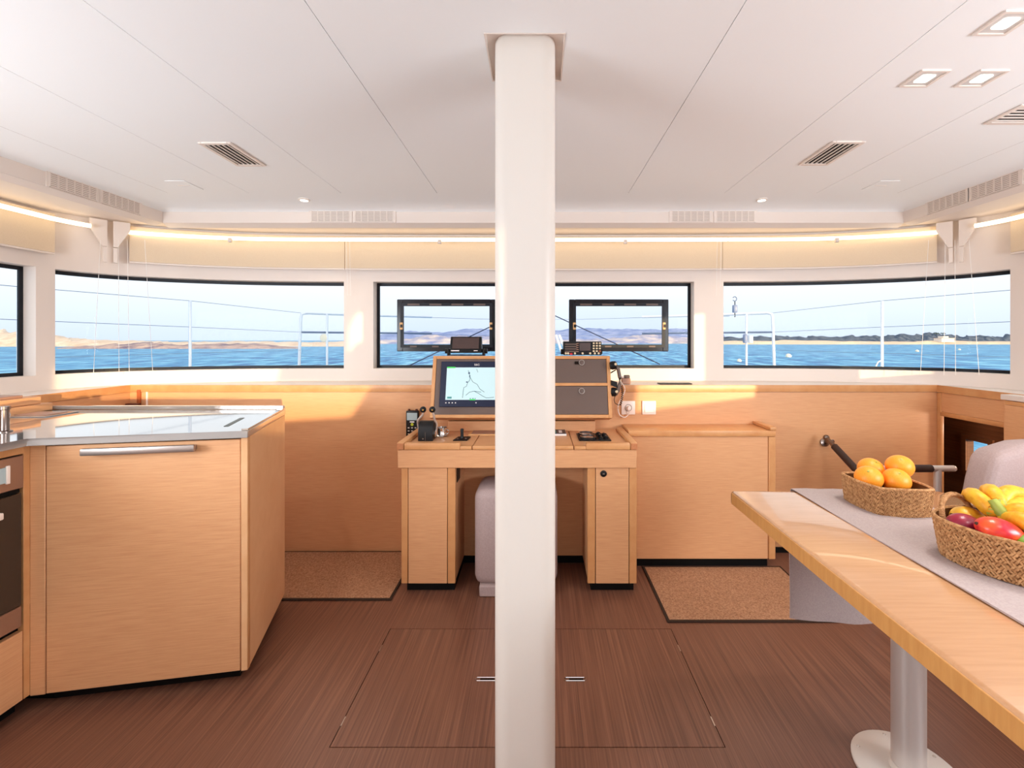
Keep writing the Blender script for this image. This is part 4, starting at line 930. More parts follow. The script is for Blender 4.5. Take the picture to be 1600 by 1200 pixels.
# magazine and notebook on the lid
xa, xb = -.02, .155
t = thing('magazine', 'magazine with dark and teal cover lying on the desk right of the post', 'magazine', ((xa+xb)/2, 2.50, zd))
bm = BM(); bx(bm, xa, xb, 2.455, 2.575, zd, zd+.010, .001, 1); obj('pages', bm, 'paper', t)
bm = BM(); bx(bm, xa+.002, xb-.002, 2.458, 2.573, zd+.010, zd+.0115); cvr = obj('cover', bm, 'cover_dark', t)
bm = BM(); bx(bm, xa+.03, xb-.055, 2.47, 2.56, zd+.0115, zd+.0122); obj('cover_picture', bm, 'teal', cvr, smooth=False)
bm = BM(); bx(bm, xa+.07, xb-.06, 2.535, 2.56, zd+.0122, zd+.0127); bx(bm, xb-.040, xb-.022, 2.48, 2.55, zd+.0115, zd+.0122); obj('cover_print', bm, 'paper', cvr, smooth=False)
t = thing('notebook', 'flat brown notebook with pale edges lying on the desk left of the post', 'notebook', (-.26, 2.52, zd))
bm = BM(); prism(bm, [(-.385, 2.462), (-.13, 2.462), (-.13, 2.572), (-.385, 2.572)], zd, zd+.006, .001, 1); obj('border', bm, 'tan', t)
bm = BM(); prism(bm, [(-.37, 2.474), (-.145, 2.474), (-.145, 2.566), (-.37, 2.566)], zd+.006, zd+.0075); obj('cover', bm, 'taupe', t)

# stool under the desk
t = thing('stool', 'mauve upholstered box stool tucked under the desk behind the post', 'stool', (-.11, 2.34, 0))
bm = BM(); bx(bm, -.315, .095, 2.19, 2.47, .045, .515, .045, 4); obj('cushion', bm, 'leather', t)
bm = BM(); bx(bm, -.288, .07, 2.18, 2.45, 0.0, .055, .006, 1); obj('base', bm, 'leather', t)

# cabinet right of the desk
t = thing('side_cabinet', 'low oak cabinet with raised end rim right of the chart desk', 'cabinet', (.9, 2.55, 0))
bm = BM(); bx(bm, .495, 1.262, 2.462, 2.645, .05, .722, .001, 1); obj('front_panel', bm, 'wood', t)
bm = BM(); bx(bm, 1.264, 1.302, 2.456, 2.645, .05, .722, .003, 1); obj('end_stile', bm, 'wood_edge', t)
bm = BM(); bx(bm, .495, 1.300, 2.452, 2.647, .724, .756, .003, 2); tp = obj('top', bm, 'wood_edge', t)
bm = BM(); bx(bm, 1.268, 1.303, 2.448, 2.647, .757, .775, .003, 2); obj('end_rim', bm, 'wood_edge', tp)
bm = BM(); bx(bm, .495, 1.27, 2.485, 2.645, 0, .05); obj('plinth', bm, 'plinth', t, smooth=False)

# ------------------------------------------------------------------ mats
def mat_rug(label, x0, x1, y0, y1):
    t = thing('floor_mat', label, 'mat', ((x0+x1)/2, (y0+y1)/2, 0.0), 'beige floor mats')
    bm = BM(); bx(bm, x0, x1, y0, y1, 0.0005, .007, .002, 1); obj('binding', bm, 'carpet_edge', t)
    bm = BM(); e_ = .012; NX, NY = 60, 36; grid = []
    for j in range(NY+1):
        row = []
        for i in range(NX+1):
            ed = 0 if (i in (0, NX) or j in (0, NY)) else 1
            row.append(bm.verts.new((x0+e_+(x1-x0-2*e_)*i/NX, y0+e_+(y1-y0-2*e_)*j/NY, .0075+ed*(.002+random.uniform(0, .0022)))))
        grid.append(row)
    for j in range(NY):
        for i in range(NX): bm.faces.new((grid[j][i], grid[j][i+1], grid[j+1][i+1], grid[j+1][i]))
    obj('pile', bm, 'carpet', t)
mat_rug('beige carpet mat left of the desk, reaching behind the galley cabinet', -1.75, -.706, 2.150, 2.645)
mat_rug('beige carpet mat with dark binding in front of the low cabinet right of the desk', .572, 1.335, 1.982, 2.47)

# ------------------------------------------------------------------ table, runner
TX0, TX1, TY1, TZ = .668, 1.425, 1.555, .730
t = thing('dining_table', 'oak dining table on one aluminium pedestal, right of the post', 'table', (1.07, 1.295, 0))
bm = BM(); ch = .05
prism(bm, [(TX0, -.35), (TX0, TY1-.005), (TX0+.005, TY1), (TX1-ch, TY1), (TX1, TY1-ch), (TX1, -.35)], TZ-.048, TZ, .010, 3)
obj('tabletop', bm, 'wood_table', t)
bm = BM(); bx(bm, TX0-.0015, TX0+.012, -.34, TY1-.008, TZ-.044, TZ-.006, .001, 1); obj('edge_band', bm, textured('bamboo_edge', rgb(200, 142, 80), rgb(210, 154, 90), (6, 40, 4), 2, 5, .4, .4), t)
bm = BM(); lathe(bm, [(.041, .01), (.041, .66), (.06, .675), (.06, TZ-.049)], (1.07, 1.295, 0), 32); obj('pedestal', bm, 'alu', t)
bm = BM(); lathe(bm, [(.137, 0), (.137, .006), (.132, .010), (.046, .011), (.044, .028), (.041, .03)], (1.07, 1.295, 0), 48); bp_ = obj('base_plate', bm, 'post', t)
for k in range(6):
    a = k*math.pi/3+.35; bm = BM(); lathe(bm, [(.005, 0), (.004, .002), (0, .002)], (1.07+.118*math.cos(a), 1.295+.118*math.sin(a), .0095), 10); obj('screw', bm, 'steel', bp_)
rn0, rn1 = .882, 1.215
bm = BM(); prof = []
NYR = 44
for k in range(NYR+1): prof.append((-.34+(TY1+.004+.34)*k/NYR, TZ+.0025))
prof += [(TY1+.008, TZ+.001), (TY1+.011, TZ-.005), (TY1+.012, TZ-.02)]
for k in range(1, 12): prof.append((TY1+.012+.004*math.sin(k*.5), TZ-.02-.445*k/11))
NXR = 14; rows = []
for (y, z) in prof:
    row = []
    for i in range(NXR+1):
        f = i/NXR; x = rn0+(rn1-rn0)*f; hang = max(0, TZ-.02-z)
        zz = z+ (.0011*math.sin(y*9+f*7)+.0008*math.sin(f*23+y*3))*(1 if hang == 0 else 0)
        yy = y+(hang > 0)*(.010*min(1, hang*5)*math.sin(f*5.5+.6)+.002*math.sin(f*17))*min(1, hang*3)
        if z < TZ-.4: zz += .012*(abs(f-.5)*2)**6
        row.append(bm.verts.new((x, yy, zz)))
    rows.append(row)
for a, b in zip(rows, rows[1:]):
    for i in range(NXR): bm.faces.new((a[i], a[i+1], b[i+1], b[i]))
bmesh.ops.recalc_face_normals(bm, faces=bm.faces)
ret = bmesh.ops.solidify(bm, geom=bm.faces[:], thickness=-.0022)
runner = tag(obj('table_runner', bm, 'runner'), 'grey linen runner lying along the table and hanging over its far end', 'runner')

for x0, x1 in ((rn0-.0005, rn0+.022), (rn1-.022, rn1+.0005)):
    bm = BM(); rw = []
    for k in range(45):
        y = -.33+(TY1+.33)*k/44
        rw.append([bm.verts.new((x0+(x1-x0)*q, y, TZ+.0038+.0011*math.sin(y*9+(x0-rn0)/(rn1-rn0)*7)+.0006*math.sin(y*14+q*3))) for q in (0, .5, 1)])
    for a, b in zip(rw, rw[1:]):
        for i in range(2): bm.faces.new((a[i], a[i+1], b[i+1], b[i]))
    bmesh.ops.recalc_face_normals(bm, faces=bm.faces); bmesh.ops.solidify(bm, geom=bm.faces[:], thickness=.002)
    obj('hem', bm, 'runner', runner)
# ------------------------------------------------------------------ woven baskets
def basket(label, cen, u, hl, hw, z0, h, power, taper, cell, handle=None):
    u = Vector(u).normalized(); v = Vector((u.y, -u.x)); cen = Vector(cen)
    t = thing('basket', label, 'basket', (cen.x, cen.y, z0))
    N = 96
    def outline(sc):
        out = []
        for k in range(N):
            a = 2*math.pi*k/N; c_, s_ = math.cos(a), math.sin(a)
            e = 2/power
            out.append(cen+u*(hl*sc*math.copysign(abs(c_)**e, c_))+v*(hw*sc*math.copysign(abs(s_)**e, s_)))
        return out
    ot, ob = outline(1.0), outline(taper)
    # resample evenly
    def resample(pts, n):
        cum = [0]
        for i in range(len(pts)): cum.append(cum[-1]+(pts[(i+1) % len(pts)]-pts[i]).length)
        out = []
        for k in range(n):
            d = cum[-1]*k/n
            i = max(j for j in range(len(pts)) if cum[j] <= d); f = (d-cum[i])/max(1e-9, cum[i+1]-cum[i]); out.append(pts[i].lerp(pts[(i+1) % len(pts)], f))
        return out, cum[-1]
    _, per = resample(ot, 8)
    n = int(per/cell/2)*2; ot, _ = resample(ot, n); ob, _ = resample(ob, n)
    bm = BM(); rings = []
    for z, src, ins in ((z0, ob, .0), (z0+h, ot, .0), (z0+h, ot, .006), (z0+.006, ob, .006)):
        rings.append([bm.verts.new((*(p+(cen-p).normalized()*ins), z)) for p in src])
    for a, b in zip(rings, rings[1:]):
        for i in range(n): bm.faces.new((a[i], a[(i+1) % n], b[(i+1) % n], b[i]))
    bm.faces.new(list(reversed(rings[0]))); bm.faces.new(rings[-1]); bmesh.ops.recalc_face_normals(bm, faces=bm.faces)
    obj('shell', bm, 'basket_in', t)
    bm = BM(); rows_ = max(3, int(h/cell))
    def sp(s, f):                       # point on the wall: s in cells round, f height 0..1
        i = math.floor(s); ff = s-i
        a = ob[i % n].lerp(ob[(i+1) % n], ff); b = ot[i % n].lerp(ot[(i+1) % n], ff); p = a.lerp(b, f)
        tn = (ot[(i+1) % n]-ot[i % n]).normalized(); nn = Vector((tn.y, -tn.x))
        if nn.dot(p-cen) < 0: nn = -nn
        return p, nn, z0+h*f
    for j in range(rows_):
        for i in range(n):
            lean = .42 if (j+i//2) % 2 else -.42
            s0 = i+.5*(j % 2); f0, f1 = (j-.10)/rows_, (j+1.10)/rows_
            f0 = max(0, f0); f1 = min(1, f1); mid = (f0+f1)/2
            lw = .46; inner = []; outer = []
            for ds, f in ((-lw-lean, f0), (lw-lean, f0), (lw+lean, f1), (-lw+lean, f1)):
                p, nn, z = sp(s0+ds, f); outer.append(bm.verts.new((p.x+nn.x*.0004, p.y+nn.y*.0004, z)))
            pr = random.uniform(.0016, .0030)
            for ds, f in ((-lw*.55-lean*.6, f0*.75+mid*.25), (lw*.55-lean*.6, f0*.75+mid*.25), (lw*.55+lean*.6, f1*.75+mid*.25), (-lw*.55+lean*.6, f1*.75+mid*.25)):
                p, nn, z = sp(s0+ds, f); inner.append(bm.verts.new((p.x+nn.x*pr, p.y+nn.y*pr, z)))
            bm.faces.new(inner)
            for k in range(4): bm.faces.new((outer[k], outer[(k+1) % 4], inner[(k+1) % 4], inner[k]))
    bmesh.ops.recalc_face_normals(bm, faces=bm.faces)
    obj('weave', bm, 'basket', t)['kind'] = 'stuff'
    bm = BM(); pts = [(*(p+(cen-p).normalized()*.002), z0+h+.001) for p in ot]; pts.append(pts[0]); tube(bm, pts, .0042, 6, False); obj('rim', bm, 'basket', t)
    if handle:
        bm = BM(); hp = smooth_pts(handle, 10); tube(bm, hp, .0050, 10); hd = obj('handle', bm, 'basket', t)
        bm = BM(); N2 = len(hp)*3
        for kk in range(2):
            tw = []
            for k in range(N2):
                f = k/(N2-1)*(len(hp)-1); i = min(int(f), len(hp)-2); p = hp[i].lerp(hp[i+1], f-i); tg = (hp[i+1]-hp[i]).normalized()
                a_ = tg.cross(Vector((.3, .9, .1))).normalized(); b_ = tg.cross(a_); ph = k*.75+kk*math.pi
                tw.append(p+a_*math.cos(ph)*.0046+b_*math.sin(ph)*.0046)
            tube(bm, tw, .0020, 5)
        obj('handle_binding', bm, 'basket', hd)
    return t
ZB = TZ+.0045
basket('small boat-shaped seagrass basket of oranges on the table runner', (1.073, 1.385), (.70, -.714), .114, .098, ZB, .080, 1.30, .93, .0056)
basket('large seagrass basket of mixed fruit with a looped handle, at the right edge', (1.135, 1.0), (.88, -.475), .195, .135, ZB, .090, 1.85, .93, .0072,
       [P(1474, 812, 1.075), P(1471, 795, 1.078), P(1474, 781, 1.085), P(1483, 773, 1.095), P(1494, 773, 1.105), P(1505, 780, 1.115), P(1513, 789, 1.12), P(1519, 803, 1.12)])
def orange_fruit(label, c, r=.0385):
    t = thing('orange', label, 'orange', c, 'oranges in the small basket')
    bm = BM(); ball(bm, c, r, 1, 1, .94, Matrix.Rotation(random.uniform(-.4, .4), 4, 'X'), 28, 18); obj('fruit', bm, 'orange', t)
    d = Vector((random.uniform(-.6, .2), -.5, .7)).normalized(); cc = Vector(c)+Vector((d.x*r, d.y*r, d.z*r*.94))
    bm = BM(); lathe(bm, [(.0035, -.002), (.003, .0012), (0, .0014)], cc, 8, d); obj('stem_button', bm, 'banana_green', t)
orange_fruit('front left orange in the small basket', (1.028, 1.394, .822))
orange_fruit('front right orange in the small basket, over the rim middle', (1.104, 1.382, .818))
orange_fruit('back left orange in the small basket, half hidden', (1.085, 1.462, .830), .0375)
orange_fruit('highest orange in the small basket, on the right', (1.152, 1.428, .848))
# fruit of the large basket
def mango(label, c, r, axes, rotz, tilt_, m, cat='mango'):
    t = thing('mango', label, cat, c, 'mangoes in the large basket')
    R = Matrix.Rotation(rotz, 4, 'Z') @ Matrix.Rotation(tilt_, 4, 'Y')
    bm = BM(); ball(bm, (0, 0, 0), 1, 1, 1, 1, None, 28, 20)
    for v_ in bm.verts:
        x, y, z = v_.co; z2 = z+.10*(1-x*x)*(.5-x); y2 = y*(1-.10*x); v_.co = Vector((x*axes[0]+.0, y2*axes[1], z2*axes[2]))*r
        v_.co = (R @ v_.co)+Vector(c)
    obj('fruit', bm, m, t)
    e_ = (R @ (Vector((-.98*axes[0], 0, .12))*r))+Vector(c)
    dd = (e_-Vector(c)).normalized()
    bm = BM(); lathe(bm, [(.004, -.003), (.003, .003), (0, .0035)], e_, 8, dd); obj('stem', bm, 'banana_dark', t)
mango('shiny red mango in front of the large basket of fruit', P(1562, 831, .985), .0315, (1.42, 1.0, .86), math.radians(-14), math.radians(14), 'mango_red')
mango('dark purple-red mango left in the large basket', P(1509, 824, 1.045), .030, (1.28, 1.0, .95), math.radians(-10), math.radians(12), 'mango_dark')
mango('yellow mango behind the dark red mango', P(1514, 812, 1.095), .030, (1.30, 1.0, .95), math.radians(-8), math.radians(10), 'mango_yellow')
c = P(1606, 856, .955); t = thing('lime', 'green lime peeping over the basket rim at the right edge', 'lime', c)
bm = BM(); ball(bm, c, .027, 1.12, 1, 1); obj('fruit', bm, 'lime', t)
bm = BM(); ball(bm, c+Vector((-.031, 0, 0)), .004); obj('nipple', bm, 'lime', t)
t = thing('banana_bunch', 'bunch of ripe yellow bananas on top of the large basket', 'bananas', P(1562, 800, 1.06))
crown = P(1562, 798, 1.035)
def banana(pts, r):
    pts = smooth_pts(pts, 6); n_ = len(pts)
    tp_ = []
    for k in range(n_):
        f = k/(n_-1); tp_.append(.42+.58*min(1, f/.28) if f < .28 else (1.0 if f < .80 else max(.22, 1-((f-.80)/.20)**2*.80)))
    bm = BM(); tube(bm, pts, r, 10, True, tp_); b_ = obj('banana', bm, 'banana', t, angle=70)
    bm = BM(); tube(bm, [pts[0], pts[2], pts[4], pts[6]], r*.50, 9, True, [1, 1.15, 1.5, 1.9]); obj('neck', bm, 'banana_green', b_)
    bm = BM(); ball(bm, pts[-1], r*.26, 1, 1, 1, None, 8, 6); obj('tip', bm, 'banana_dark', b_)
banana([crown, P(1549, 797, 1.05), P(1533, 783, 1.07), P(1520, 774, 1.10), P(1512, 778, 1.16)], .0185)
banana([crown, P(1559, 788, 1.06), P(1552, 772, 1.08), P(1546, 768, 1.12), P(1541, 774, 1.18)], .0190)
banana([crown, P(1563, 785, 1.065), P(1572, 771, 1.08), P(1590, 771, 1.09), P(1612, 785, 1.09), P(1626, 803, 1.08)], .0175)
banana([crown, P(1572, 797, 1.045), P(1588, 788, 1.06), P(1606, 788, 1.06), P(1628, 800, 1.05)], .0165)
banana([crown, P(1576, 805, 1.03), P(1592, 799, 1.02), P(1612, 804, 1.01), P(1632, 822, 1.0)], .0185)
banana([crown, P(1576, 812, 1.02), P(1593, 813, .99), P(1612, 822, .97), P(1630, 840, .96)], .0190)
bm = BM(); tube(bm, [crown+Vector((-.004, .014, .020)), crown, crown+Vector((.003, -.012, -.012))], .0120, 10, True, [.8, 1.1, .85]); obj('crown', bm, 'banana_green', t)
bm = BM(); lathe(bm, [(.009, 0), (.008, .003), (0, .0035)], crown+Vector((.003, -.012, -.012)), 10, (.1, -.7, -.6)); obj('cut_end', bm, 'banana_dark', t)

# ------------------------------------------------------------------ right side: lockers, sofa, handrails
t = thing('side_locker', 'oak locker along the right wall behind the sofa back', 'locker', (2.45, 1.5, .3))
bm = BM(); bx(bm, 2.30, 2.60, .3, 2.215, .30, .955, .002, 1); obj('body', bm, 'wood', t)
bm = BM(); bx(bm, 2.290, 2.62, .29, 2.222, .957, .984, .003, 1); obj('top', bm, 'white', t)
bm = BM(); bx(bm, 2.288, 2.299, .3, 2.200, .31, .935, .001, 1); obj('door', bm, 'wood', t)
bm = BM(); bx(bm, 2.292, 2.299, .3, 2.2, .937, .955); obj('top_rail', bm, 'wood_edge', t)
t = thing('sofa', 'mauve upholstered sofa with rounded back, right of the table', 'sofa', (1.95, 1.2, 0))
bm = BM(); bx(bm, 1.725, 2.27, 1.735, 1.86, .40, .852, .045, 4)
bmesh.ops.subdivide_edges(bm, edges=bm.edges[:], cuts=3, use_grid_fill=True)
for v_ in bm.verts:
    u_ = max(0.0, 1-(v_.co.x-1.725)/.30); k_ = max(0.0, (v_.co.z-.55)/.30)
    v_.co.z -= .055*u_**3*k_; v_.co.x += .055*u_*k_**1.5
obj('backrest', bm, 'leather', t, angle=60)
bm = BM(); bx(bm, 1.72, 2.28, .30, 1.73, .30, .45, .04, 3); obj('seat_cushion', bm, 'leather', t)
bm = BM(); bx(bm, 1.74, 2.28, .30, 1.86, 0.0, .30, .004, 1); obj('base', bm, 'wood', t)

t = thing('grab_rail', 'dark leather-wrapped grab rail slanting down from the front panelling', 'rail', P(1288, 690, 2.64))
p0, p1 = P(1291, 684, 2.57), P(1364, 762, 2.20)
bm = BM(); tube(bm, [p0, p0.lerp(p1, .24)], .0125, 12); obj('upper_tube', bm, 'gunmetal', t)
bm = BM(); tube(bm, [p0.lerp(p1, .20), p1], .019, 12); obj('leather_grip', bm, 'grip', t)
bm = BM(); tube(bm, [p1, p1+(p1-p0)*.5], .0125, 12); obj('lower_tube', bm, 'chrome', t)
bm = BM(); lathe(bm, [(.026, 0), (.026, .006), (.012, .010), (.011, .07), (0, .072)], P(1288, 691, 2.648), 18, (.1, -1, .3)); obj('wall_mount', bm, 'gunmetal', t)
bm = BM(); ball(bm, p0, .017); obj('end_cap', bm, 'gunmetal', t)
t = thing('handrail', 'horizontal chrome handrail with dark grip behind the oranges', 'rail', P(1465, 760, 2.2))
yr = 2.2; a, b = P(1355, 732, yr), P(1490, 732, yr)
bm = BM(); tube(bm, [a, P(1384, 732, yr)], .0155, 12); tube(bm, [P(1455, 732, yr), b], .0155, 12); lathe(bm, [(.0155, 0), (.013, .006), (0, .008)], b, 12, (1, 0, 0)); obj('chrome_tube', bm, 'alu', t)
bm = BM(); tube(bm, [P(1384, 732, yr), P(1455, 732, yr)], .0185, 12); obj('leather_grip', bm, 'grip', t)
c = P(1465, 732, yr); bm = BM(); tube(bm, [c, (c.x, c.y, 0.0)], .0165, 12); obj('stanchion', bm, 'alu', t)
bm = BM(); tube(bm, [P(1362, 732, yr), (P(1362, 0, yr).x, yr, 0.0)], .0165, 12); obj('stanchion', bm, 'alu', t)

# ------------------------------------------------------------------ outside: deck, rails, ropes
ZD = .86
bm = BM(); prism(bm, [(-3.6, -3), (-3.6, 4.0), (-1.15, 4.9), (3.14, 4.9), (3.54, 4.0), (3.54, -3), (2.80, -3), (2.80, 3.45), (2.3, 3.45), (2.2, 3.05), (0, 3.08), (-2.4, 2.95), (-2.86, 2.6), (-2.86, -3)], .70, .80); struct('deck', bm, 'deck', smooth=False, label='white side decks and foredeck outside the windows')
bm = BM()
for s in (-1, 1): prism(bm, [(CX+s*3.5, 3.7), (CX+s*3.1, 7.2), (CX+s*2.3, 7.4), (CX+s*2.78, 3.7)], -1.6, .70)
struct('hull_sides', bm, 'deck', smooth=False)
def rail_set(s, lab):
    t = thing('guard_rail', lab, 'railing', (CX+s*3.2, 4.5, .80), 'white guard rails on deck')
    X = lambda px, d: P(VPX+(VPX-px)*(1 if s > 0 else -1)+(-16 if s > 0 else 0)*0, 0, d).x
    def pp_(px, py, d):
        q = P(px, py, d)
        if s > 0: q.x = 2*CX-q.x+.02
        return q
    stn = [(297, 470, 4.18), (97, 456, 3.42)]
    a = pp_(297, 470, 4.18); bm = BM(); tube(bm, [a, (a.x, a.y, .80)], .0125, 10); obj('stanchion', bm, 'rail_white', t)
    b = pp_(30, 448, 3.0)
    bm = BM(); tube(bm, [b, (b.x, b.y, .80)], .0125, 10); obj('stanchion', bm, 'rail_white', t)
    c = pp_(470, 489, 5.75); d = pp_(560, 492, 6.3)
    bm = BM(); tube(bm, [(c.x-s*-.03, c.y, .70), c-Vector((0, 0, .06)), c-Vector((s*.012, 0, .015)), c+Vector((-s*.05, .03, 0)), d, d+Vector((-s*.9, .55, 0))], .018, 10); obj('pulpit_tube', bm, 'rail_white', t)
    e2 = pp_(511, 491, 5.95); bm = BM(); tube(bm, [e2, (e2.x, e2.y, .70)], .014, 10); obj('pulpit_post', bm, 'rail_white', t)
    f = pp_(470, 519, 5.75); g2 = pp_(560, 520, 6.3); bm = BM(); tube(bm, [f, g2, g2+Vector((-s*.9, .55, 0))], .013, 8); obj('pulpit_bar', bm, 'wire', t)
    bm = BM(); tube(bm, [pp_(-60, 440, 2.7), b, a, c], .0024, 6); obj('upper_lifeline', bm, 'wire', t)
    m1, m0, mm = pp_(297, 511, 4.18), pp_(30, 500, 3.0), pp_(-60, 496, 2.7)
    bm = BM(); tube(bm, [mm, m0, m1, f], .0024, 6); obj('lower_lifeline', bm, 'wire', t)
    q = P(0, 552, 4.18).z; m1.z = q; m0.z = q; f2 = f.copy(); f2.z = P(0, 547, 5.75).z
    bm = BM(); tube(bm, [m0, m1, f2], .002, 6); obj('bottom_lifeline', bm, 'wire', t)
    if s < 0:
        q = P(506, 528, 5.95); bm = BM(); ball(bm, q, .055, 1, .5, 1); obj('deck_lamp', bm, 'buoy', t)
    else:
        q = P(1165, 529, 5.9); bm = BM(); bx(bm, q.x-.03, q.x+.02, q.y-.03, q.y+.03, q.z-.06, q.z+.06, .015, 2); obj('pulley', bm, 'block', t)
        q = P(1172, 530, 5.95); bm = BM(); bx(bm, q.x-.02, q.x+.03, q.y-.03, q.y+.03, q.z-.05, q.z+.05, .008, 1); obj('deck_lamp', bm, 'rail_white', t)
        bm = BM(); tube(bm, smooth_pts([P(1380, 563, 4.15), P(1372, 566, 4.15), P(1367, 578, 4.1), P(1364, 590, 4.05)]), .006, 6); obj('rope_tail', bm, 'cord', t)
rail_set(-1, 'white stanchions, pulpit and lifelines outside the left window')
rail_set(1, 'white stanchions, pulpit and lifelines outside the right window')
t = thing('foredeck_lifelines', 'thin lifeline wires crossing outside the middle window', 'railing', (CX, 7.2, 1.0))
for py0, py1, nm in ((494, 499, 'upper_lifeline'), (521, 525, 'lower_lifeline')):
    l = [P(540, py0, 6.2), P(600, py0, 6.7), P(770, py1, 7.4), P(910, py1, 7.4), P(1080, py0, 6.7), P(1140, py0, 6.2)]
    bm = BM(); tube(bm, l, .003, 6); obj(nm, bm, 'wire', t)
t = thing('bridle', 'dark rope bridle rising to a point outside the middle window', 'rope', P(834, 530, 6.6))
for px, py in ((640, 571), (1031, 569)):
    bm = BM(); tube(bm, [P(px, py, 6.4), P(834, 478, 6.8)], .0075, 8); obj('bridle_leg', bm, 'rope', t)
bm = BM(); ball(bm, P(834, 477, 6.8), .03); obj('shackle', bm, 'block', t)
for pa, pb in (((869, 524), (877, 549)), ((874, 524), (884, 549)), ((806, 524), (798, 549))):
    bm = BM(); tube(bm, [P(*pa, 7.2), P(*pb, 7.0)], .020, 8); obj('strut', bm, 'rail_white', t)
bm = BM(); tube(bm, [(CX-2.75, 7.2, .70), (CX, 7.35, P(0, 567, 7.35).z), (CX+2.75, 7.2, .70)], .03, 8); tag(obj('crossbeam', bm, 'rail_white'), 'white forward crossbeam low outside the middle window', 'beam')
t = thing('hoist_block', 'grey hook and pulley hanging on lines outside the right window', 'pulley', P(1148, 480, 5.0))
bm = BM(); c = P(1148, 467, 5.0); tube(bm, [c+Vector((math.cos(a)*.022, 0, math.sin(a)*.024)) for a in [math.radians(q) for q in range(-150, 160, 20)]], .0055, 8); obj('hook', bm, 'wire', t)
bm = BM(); c = P(1148.2, 482.5, 5.0); bx(bm, c.x-.023, c.x+.023, 4.975, 5.025, c.z-.043, c.z+.043, .010, 2); obj('pulley_body', bm, 'block', t)
bm = BM(); tube(bm, [P(1148.2, 489, 5.0), P(1148.2, 495.5, 5.0)], .005, 6); tube(bm, [P(1148.2, 470, 5.0), P(1148.2, 477, 5.0)], .005, 6); obj('pin', bm, 'frame', t)
for px in (1145, 1150.5):
    bm = BM(); tube(bm, [P(px, 464, 5.0), P(px, 300, 5.0)], .004, 6); obj('hoist_line', bm, 'cord', t)

# ------------------------------------------------------------------ sea and land
ZSEA = -1.3
bm = BM(); NSEA = 48
radii = [0.0, 6, 12, 25, 50, 100, 200, 400, 900, 2500, 9000]
prev = None
for r in radii:
    if r == 0: cur = [bm.verts.new((0, 0, ZSEA))]
    else: cur = [bm.verts.new((r*math.cos(2*math.pi*k/NSEA), r*math.sin(2*math.pi*k/NSEA), ZSEA)) for k in range(NSEA)]
    if prev:
        for k in range(NSEA):
            if len(prev) == 1: bm.faces.new((prev[0], cur[k], cur[(k+1) % NSEA]))
            else: bm.faces.new((prev[k], cur[k], cur[(k+1) % NSEA], prev[(k+1) % NSEA]))
    prev = cur
struct('sea', bm, 'sea', smooth=False, label='bright blue rippled sea')
from mathutils import noise as mn
def ridge(name, label, m, prof, d, depth, rough, seed, nx=160, ny=7):
    """prof: (px, height in px above the water line) of the crest, at distance d"""
    bm = BM(); rows = []
    px0, px1 = prof[0][0], prof[-1][0]
    for j in range(ny):
        f = j/(ny-1); row = []
        for i in range(nx+1):
            px = px0+(px1-px0)*i/nx
            for (a, ha), (b, hb) in zip(prof, prof[1:]):
                if a <= px <= b: h = ha+(hb-ha)*(px-a)/(b-a); break
            x = (px-VPX)*d/FPX; H = h*d/FPX
            y = d+depth*(f-.15); k = math.sin(min(1, f*1.5)*math.pi/2) if f < .67 else math.cos((f-.67)/.33*math.pi/2)
            nz = mn.fractal(Vector((x/rough+seed, y/rough, seed*1.7)), 1.0, 2.0, 5)
            z = ZSEA+max(-.4, H*k*(1+.38*nz)-.02*H)
            row.append(bm.verts.new((x*(y/d), y+nz*rough*.3, z if 0 < j < ny-1 else ZSEA-.5)))
        rows.append(row)
    for a, b in zip(rows, rows[1:]):
        for i in range(nx): bm.faces.new((a[i], a[i+1], b[i+1], b[i]))
    bmesh.ops.recalc_face_normals(bm, faces=bm.faces)
    return struct(name, bm, m, label=label)
ridge('land_islet_pale', 'pale bare rock islet behind the left window', 'sand', [(-60, 15), (0, 25), (60, 24), (100, 17), (150, 12), (200, 9), (340, 8), (480, 7), (540, 8)], 190, 30, 9, 3.1)
ridge('land_islet_rocks', 'low rocky shore behind the left window', 'rock', [(90, 1), (130, 4), (180, 7), (235, 10), (265, 8), (285, 5), (330, 8), (380, 8), (420, 6), (470, 1)], 137, 16, 4, 8.2)
ridge('land_far_hills', 'haze-blue distant hills behind the middle window', 'hill', [(585, 12), (640, 16), (700, 19), (760, 21), (830, 22), (900, 21), (960, 20), (1010, 22), (1060, 20), (1130, 14)], 900, 200, 70, 5.5)
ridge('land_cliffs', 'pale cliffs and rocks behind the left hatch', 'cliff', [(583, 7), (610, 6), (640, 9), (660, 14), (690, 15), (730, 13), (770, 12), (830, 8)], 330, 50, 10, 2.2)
ridge('land_headland', 'haze-blue rocky headland behind the right hatch', 'cliff', [(850, 6), (900, 7), (950, 8), (985, 13), (1010, 15), (1040, 14), (1070, 10), (1100, 8), (1140, 8)], 360, 60, 12, 6.4)
ridge('land_beach', 'long sandy beach behind the right window', 'beach', [(1090, 4), (1150, 6), (1240, 6), (1400, 5), (1480, 6), (1560, 5), (1660, 4)], 290, 20, 30, 1.1, ny=6)
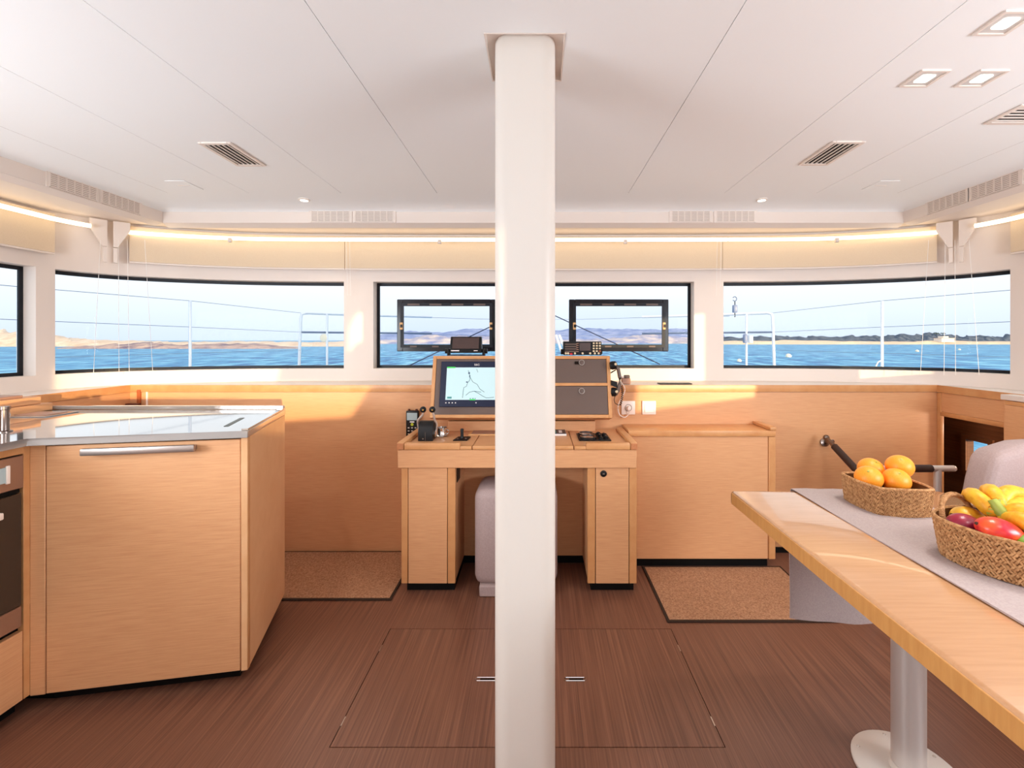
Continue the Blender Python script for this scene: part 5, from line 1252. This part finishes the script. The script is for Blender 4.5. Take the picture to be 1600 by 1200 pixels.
ridge('land_scrub', 'dark scrub line above the beach behind the right window', 'scrub', [(1090, 7), (1140, 11), (1200, 13), (1240, 12), (1290, 12), (1340, 13), (1380, 12), (1430, 15), (1480, 14), (1520, 14), (1560, 13), (1620, 12), (1680, 11)], 330, 30, 6, 9.7)
c = P(1475, 536, 296); t = thing('shore_house', 'small white house on the shore behind the right window', 'house', (c.x, c.y, ZSEA+1.6))
bm = BM(); bx(bm, c.x-4.2, c.x+4.2, c.y-3, c.y+3, ZSEA+1.4, ZSEA+4.0); obj('walls', bm, 'housewall', t)
bm = BM(); bx(bm, c.x-1.5, c.x+2.0, c.y-1.15, c.y+2.8, ZSEA+4.0, ZSEA+5.4); obj('upper_storey', bm, 'housewall', t)
bm = BM(); bx(bm, c.x-4.5, c.x+4.5, c.y-3.3, c.y+3.3, ZSEA+4.0, ZSEA+4.2); obj('roof', bm, 'beach', t)
for dx, lab in ((-.5, 'palm tree behind the shore house, the left one'), (3.6, 'palm tree behind the shore house, the right one')):
    t = thing('palm_tree', lab, 'tree', (c.x+dx, c.y+5, ZSEA+1.5), 'palms by the shore house')
    bm = BM(); tube(bm, [(c.x+dx, c.y+5, ZSEA+1), (c.x+dx+.1, c.y+5, ZSEA+7.0)], .18, 6); obj('trunk', bm, 'scrub', t)
    bm = BM()
    for k in range(9):
        a = k*2*math.pi/9; tube(bm, [(c.x+dx, c.y+5, ZSEA+7.0), (c.x+dx+1.0*math.cos(a), c.y+5+1.0*math.sin(a), ZSEA+7.6), (c.x+dx+1.8*math.cos(a), c.y+5+1.8*math.sin(a), ZSEA+6.7)], .22, 5, True, [.5, 1, .3])
    obj('fronds', bm, 'palm', t)
for px, py, r, lab in ((1232, 557, 4.2, 'pale buoy on the sea just right of the pulpit post'), (1155, 564, 3.4, 'pale buoy on the sea low beside the thin rail post'), (1433, 548.5, 2.4, 'small pale buoy on the sea right of the tall stanchion'), (1499, 546, 1.8, 'tiny pale buoy on the sea near the right window corner')):
    d = (EYE-ZSEA)*FPX/(py-VPY+1); q = P(px, py, d); q.z = ZSEA+.3*r*d/FPX
    bm = BM(); ball(bm, q, r*d/FPX, 1, 1, 1, None, 14, 10); tag(obj('buoy', bm, 'buoy'), lab, 'buoy', 'mooring buoys')
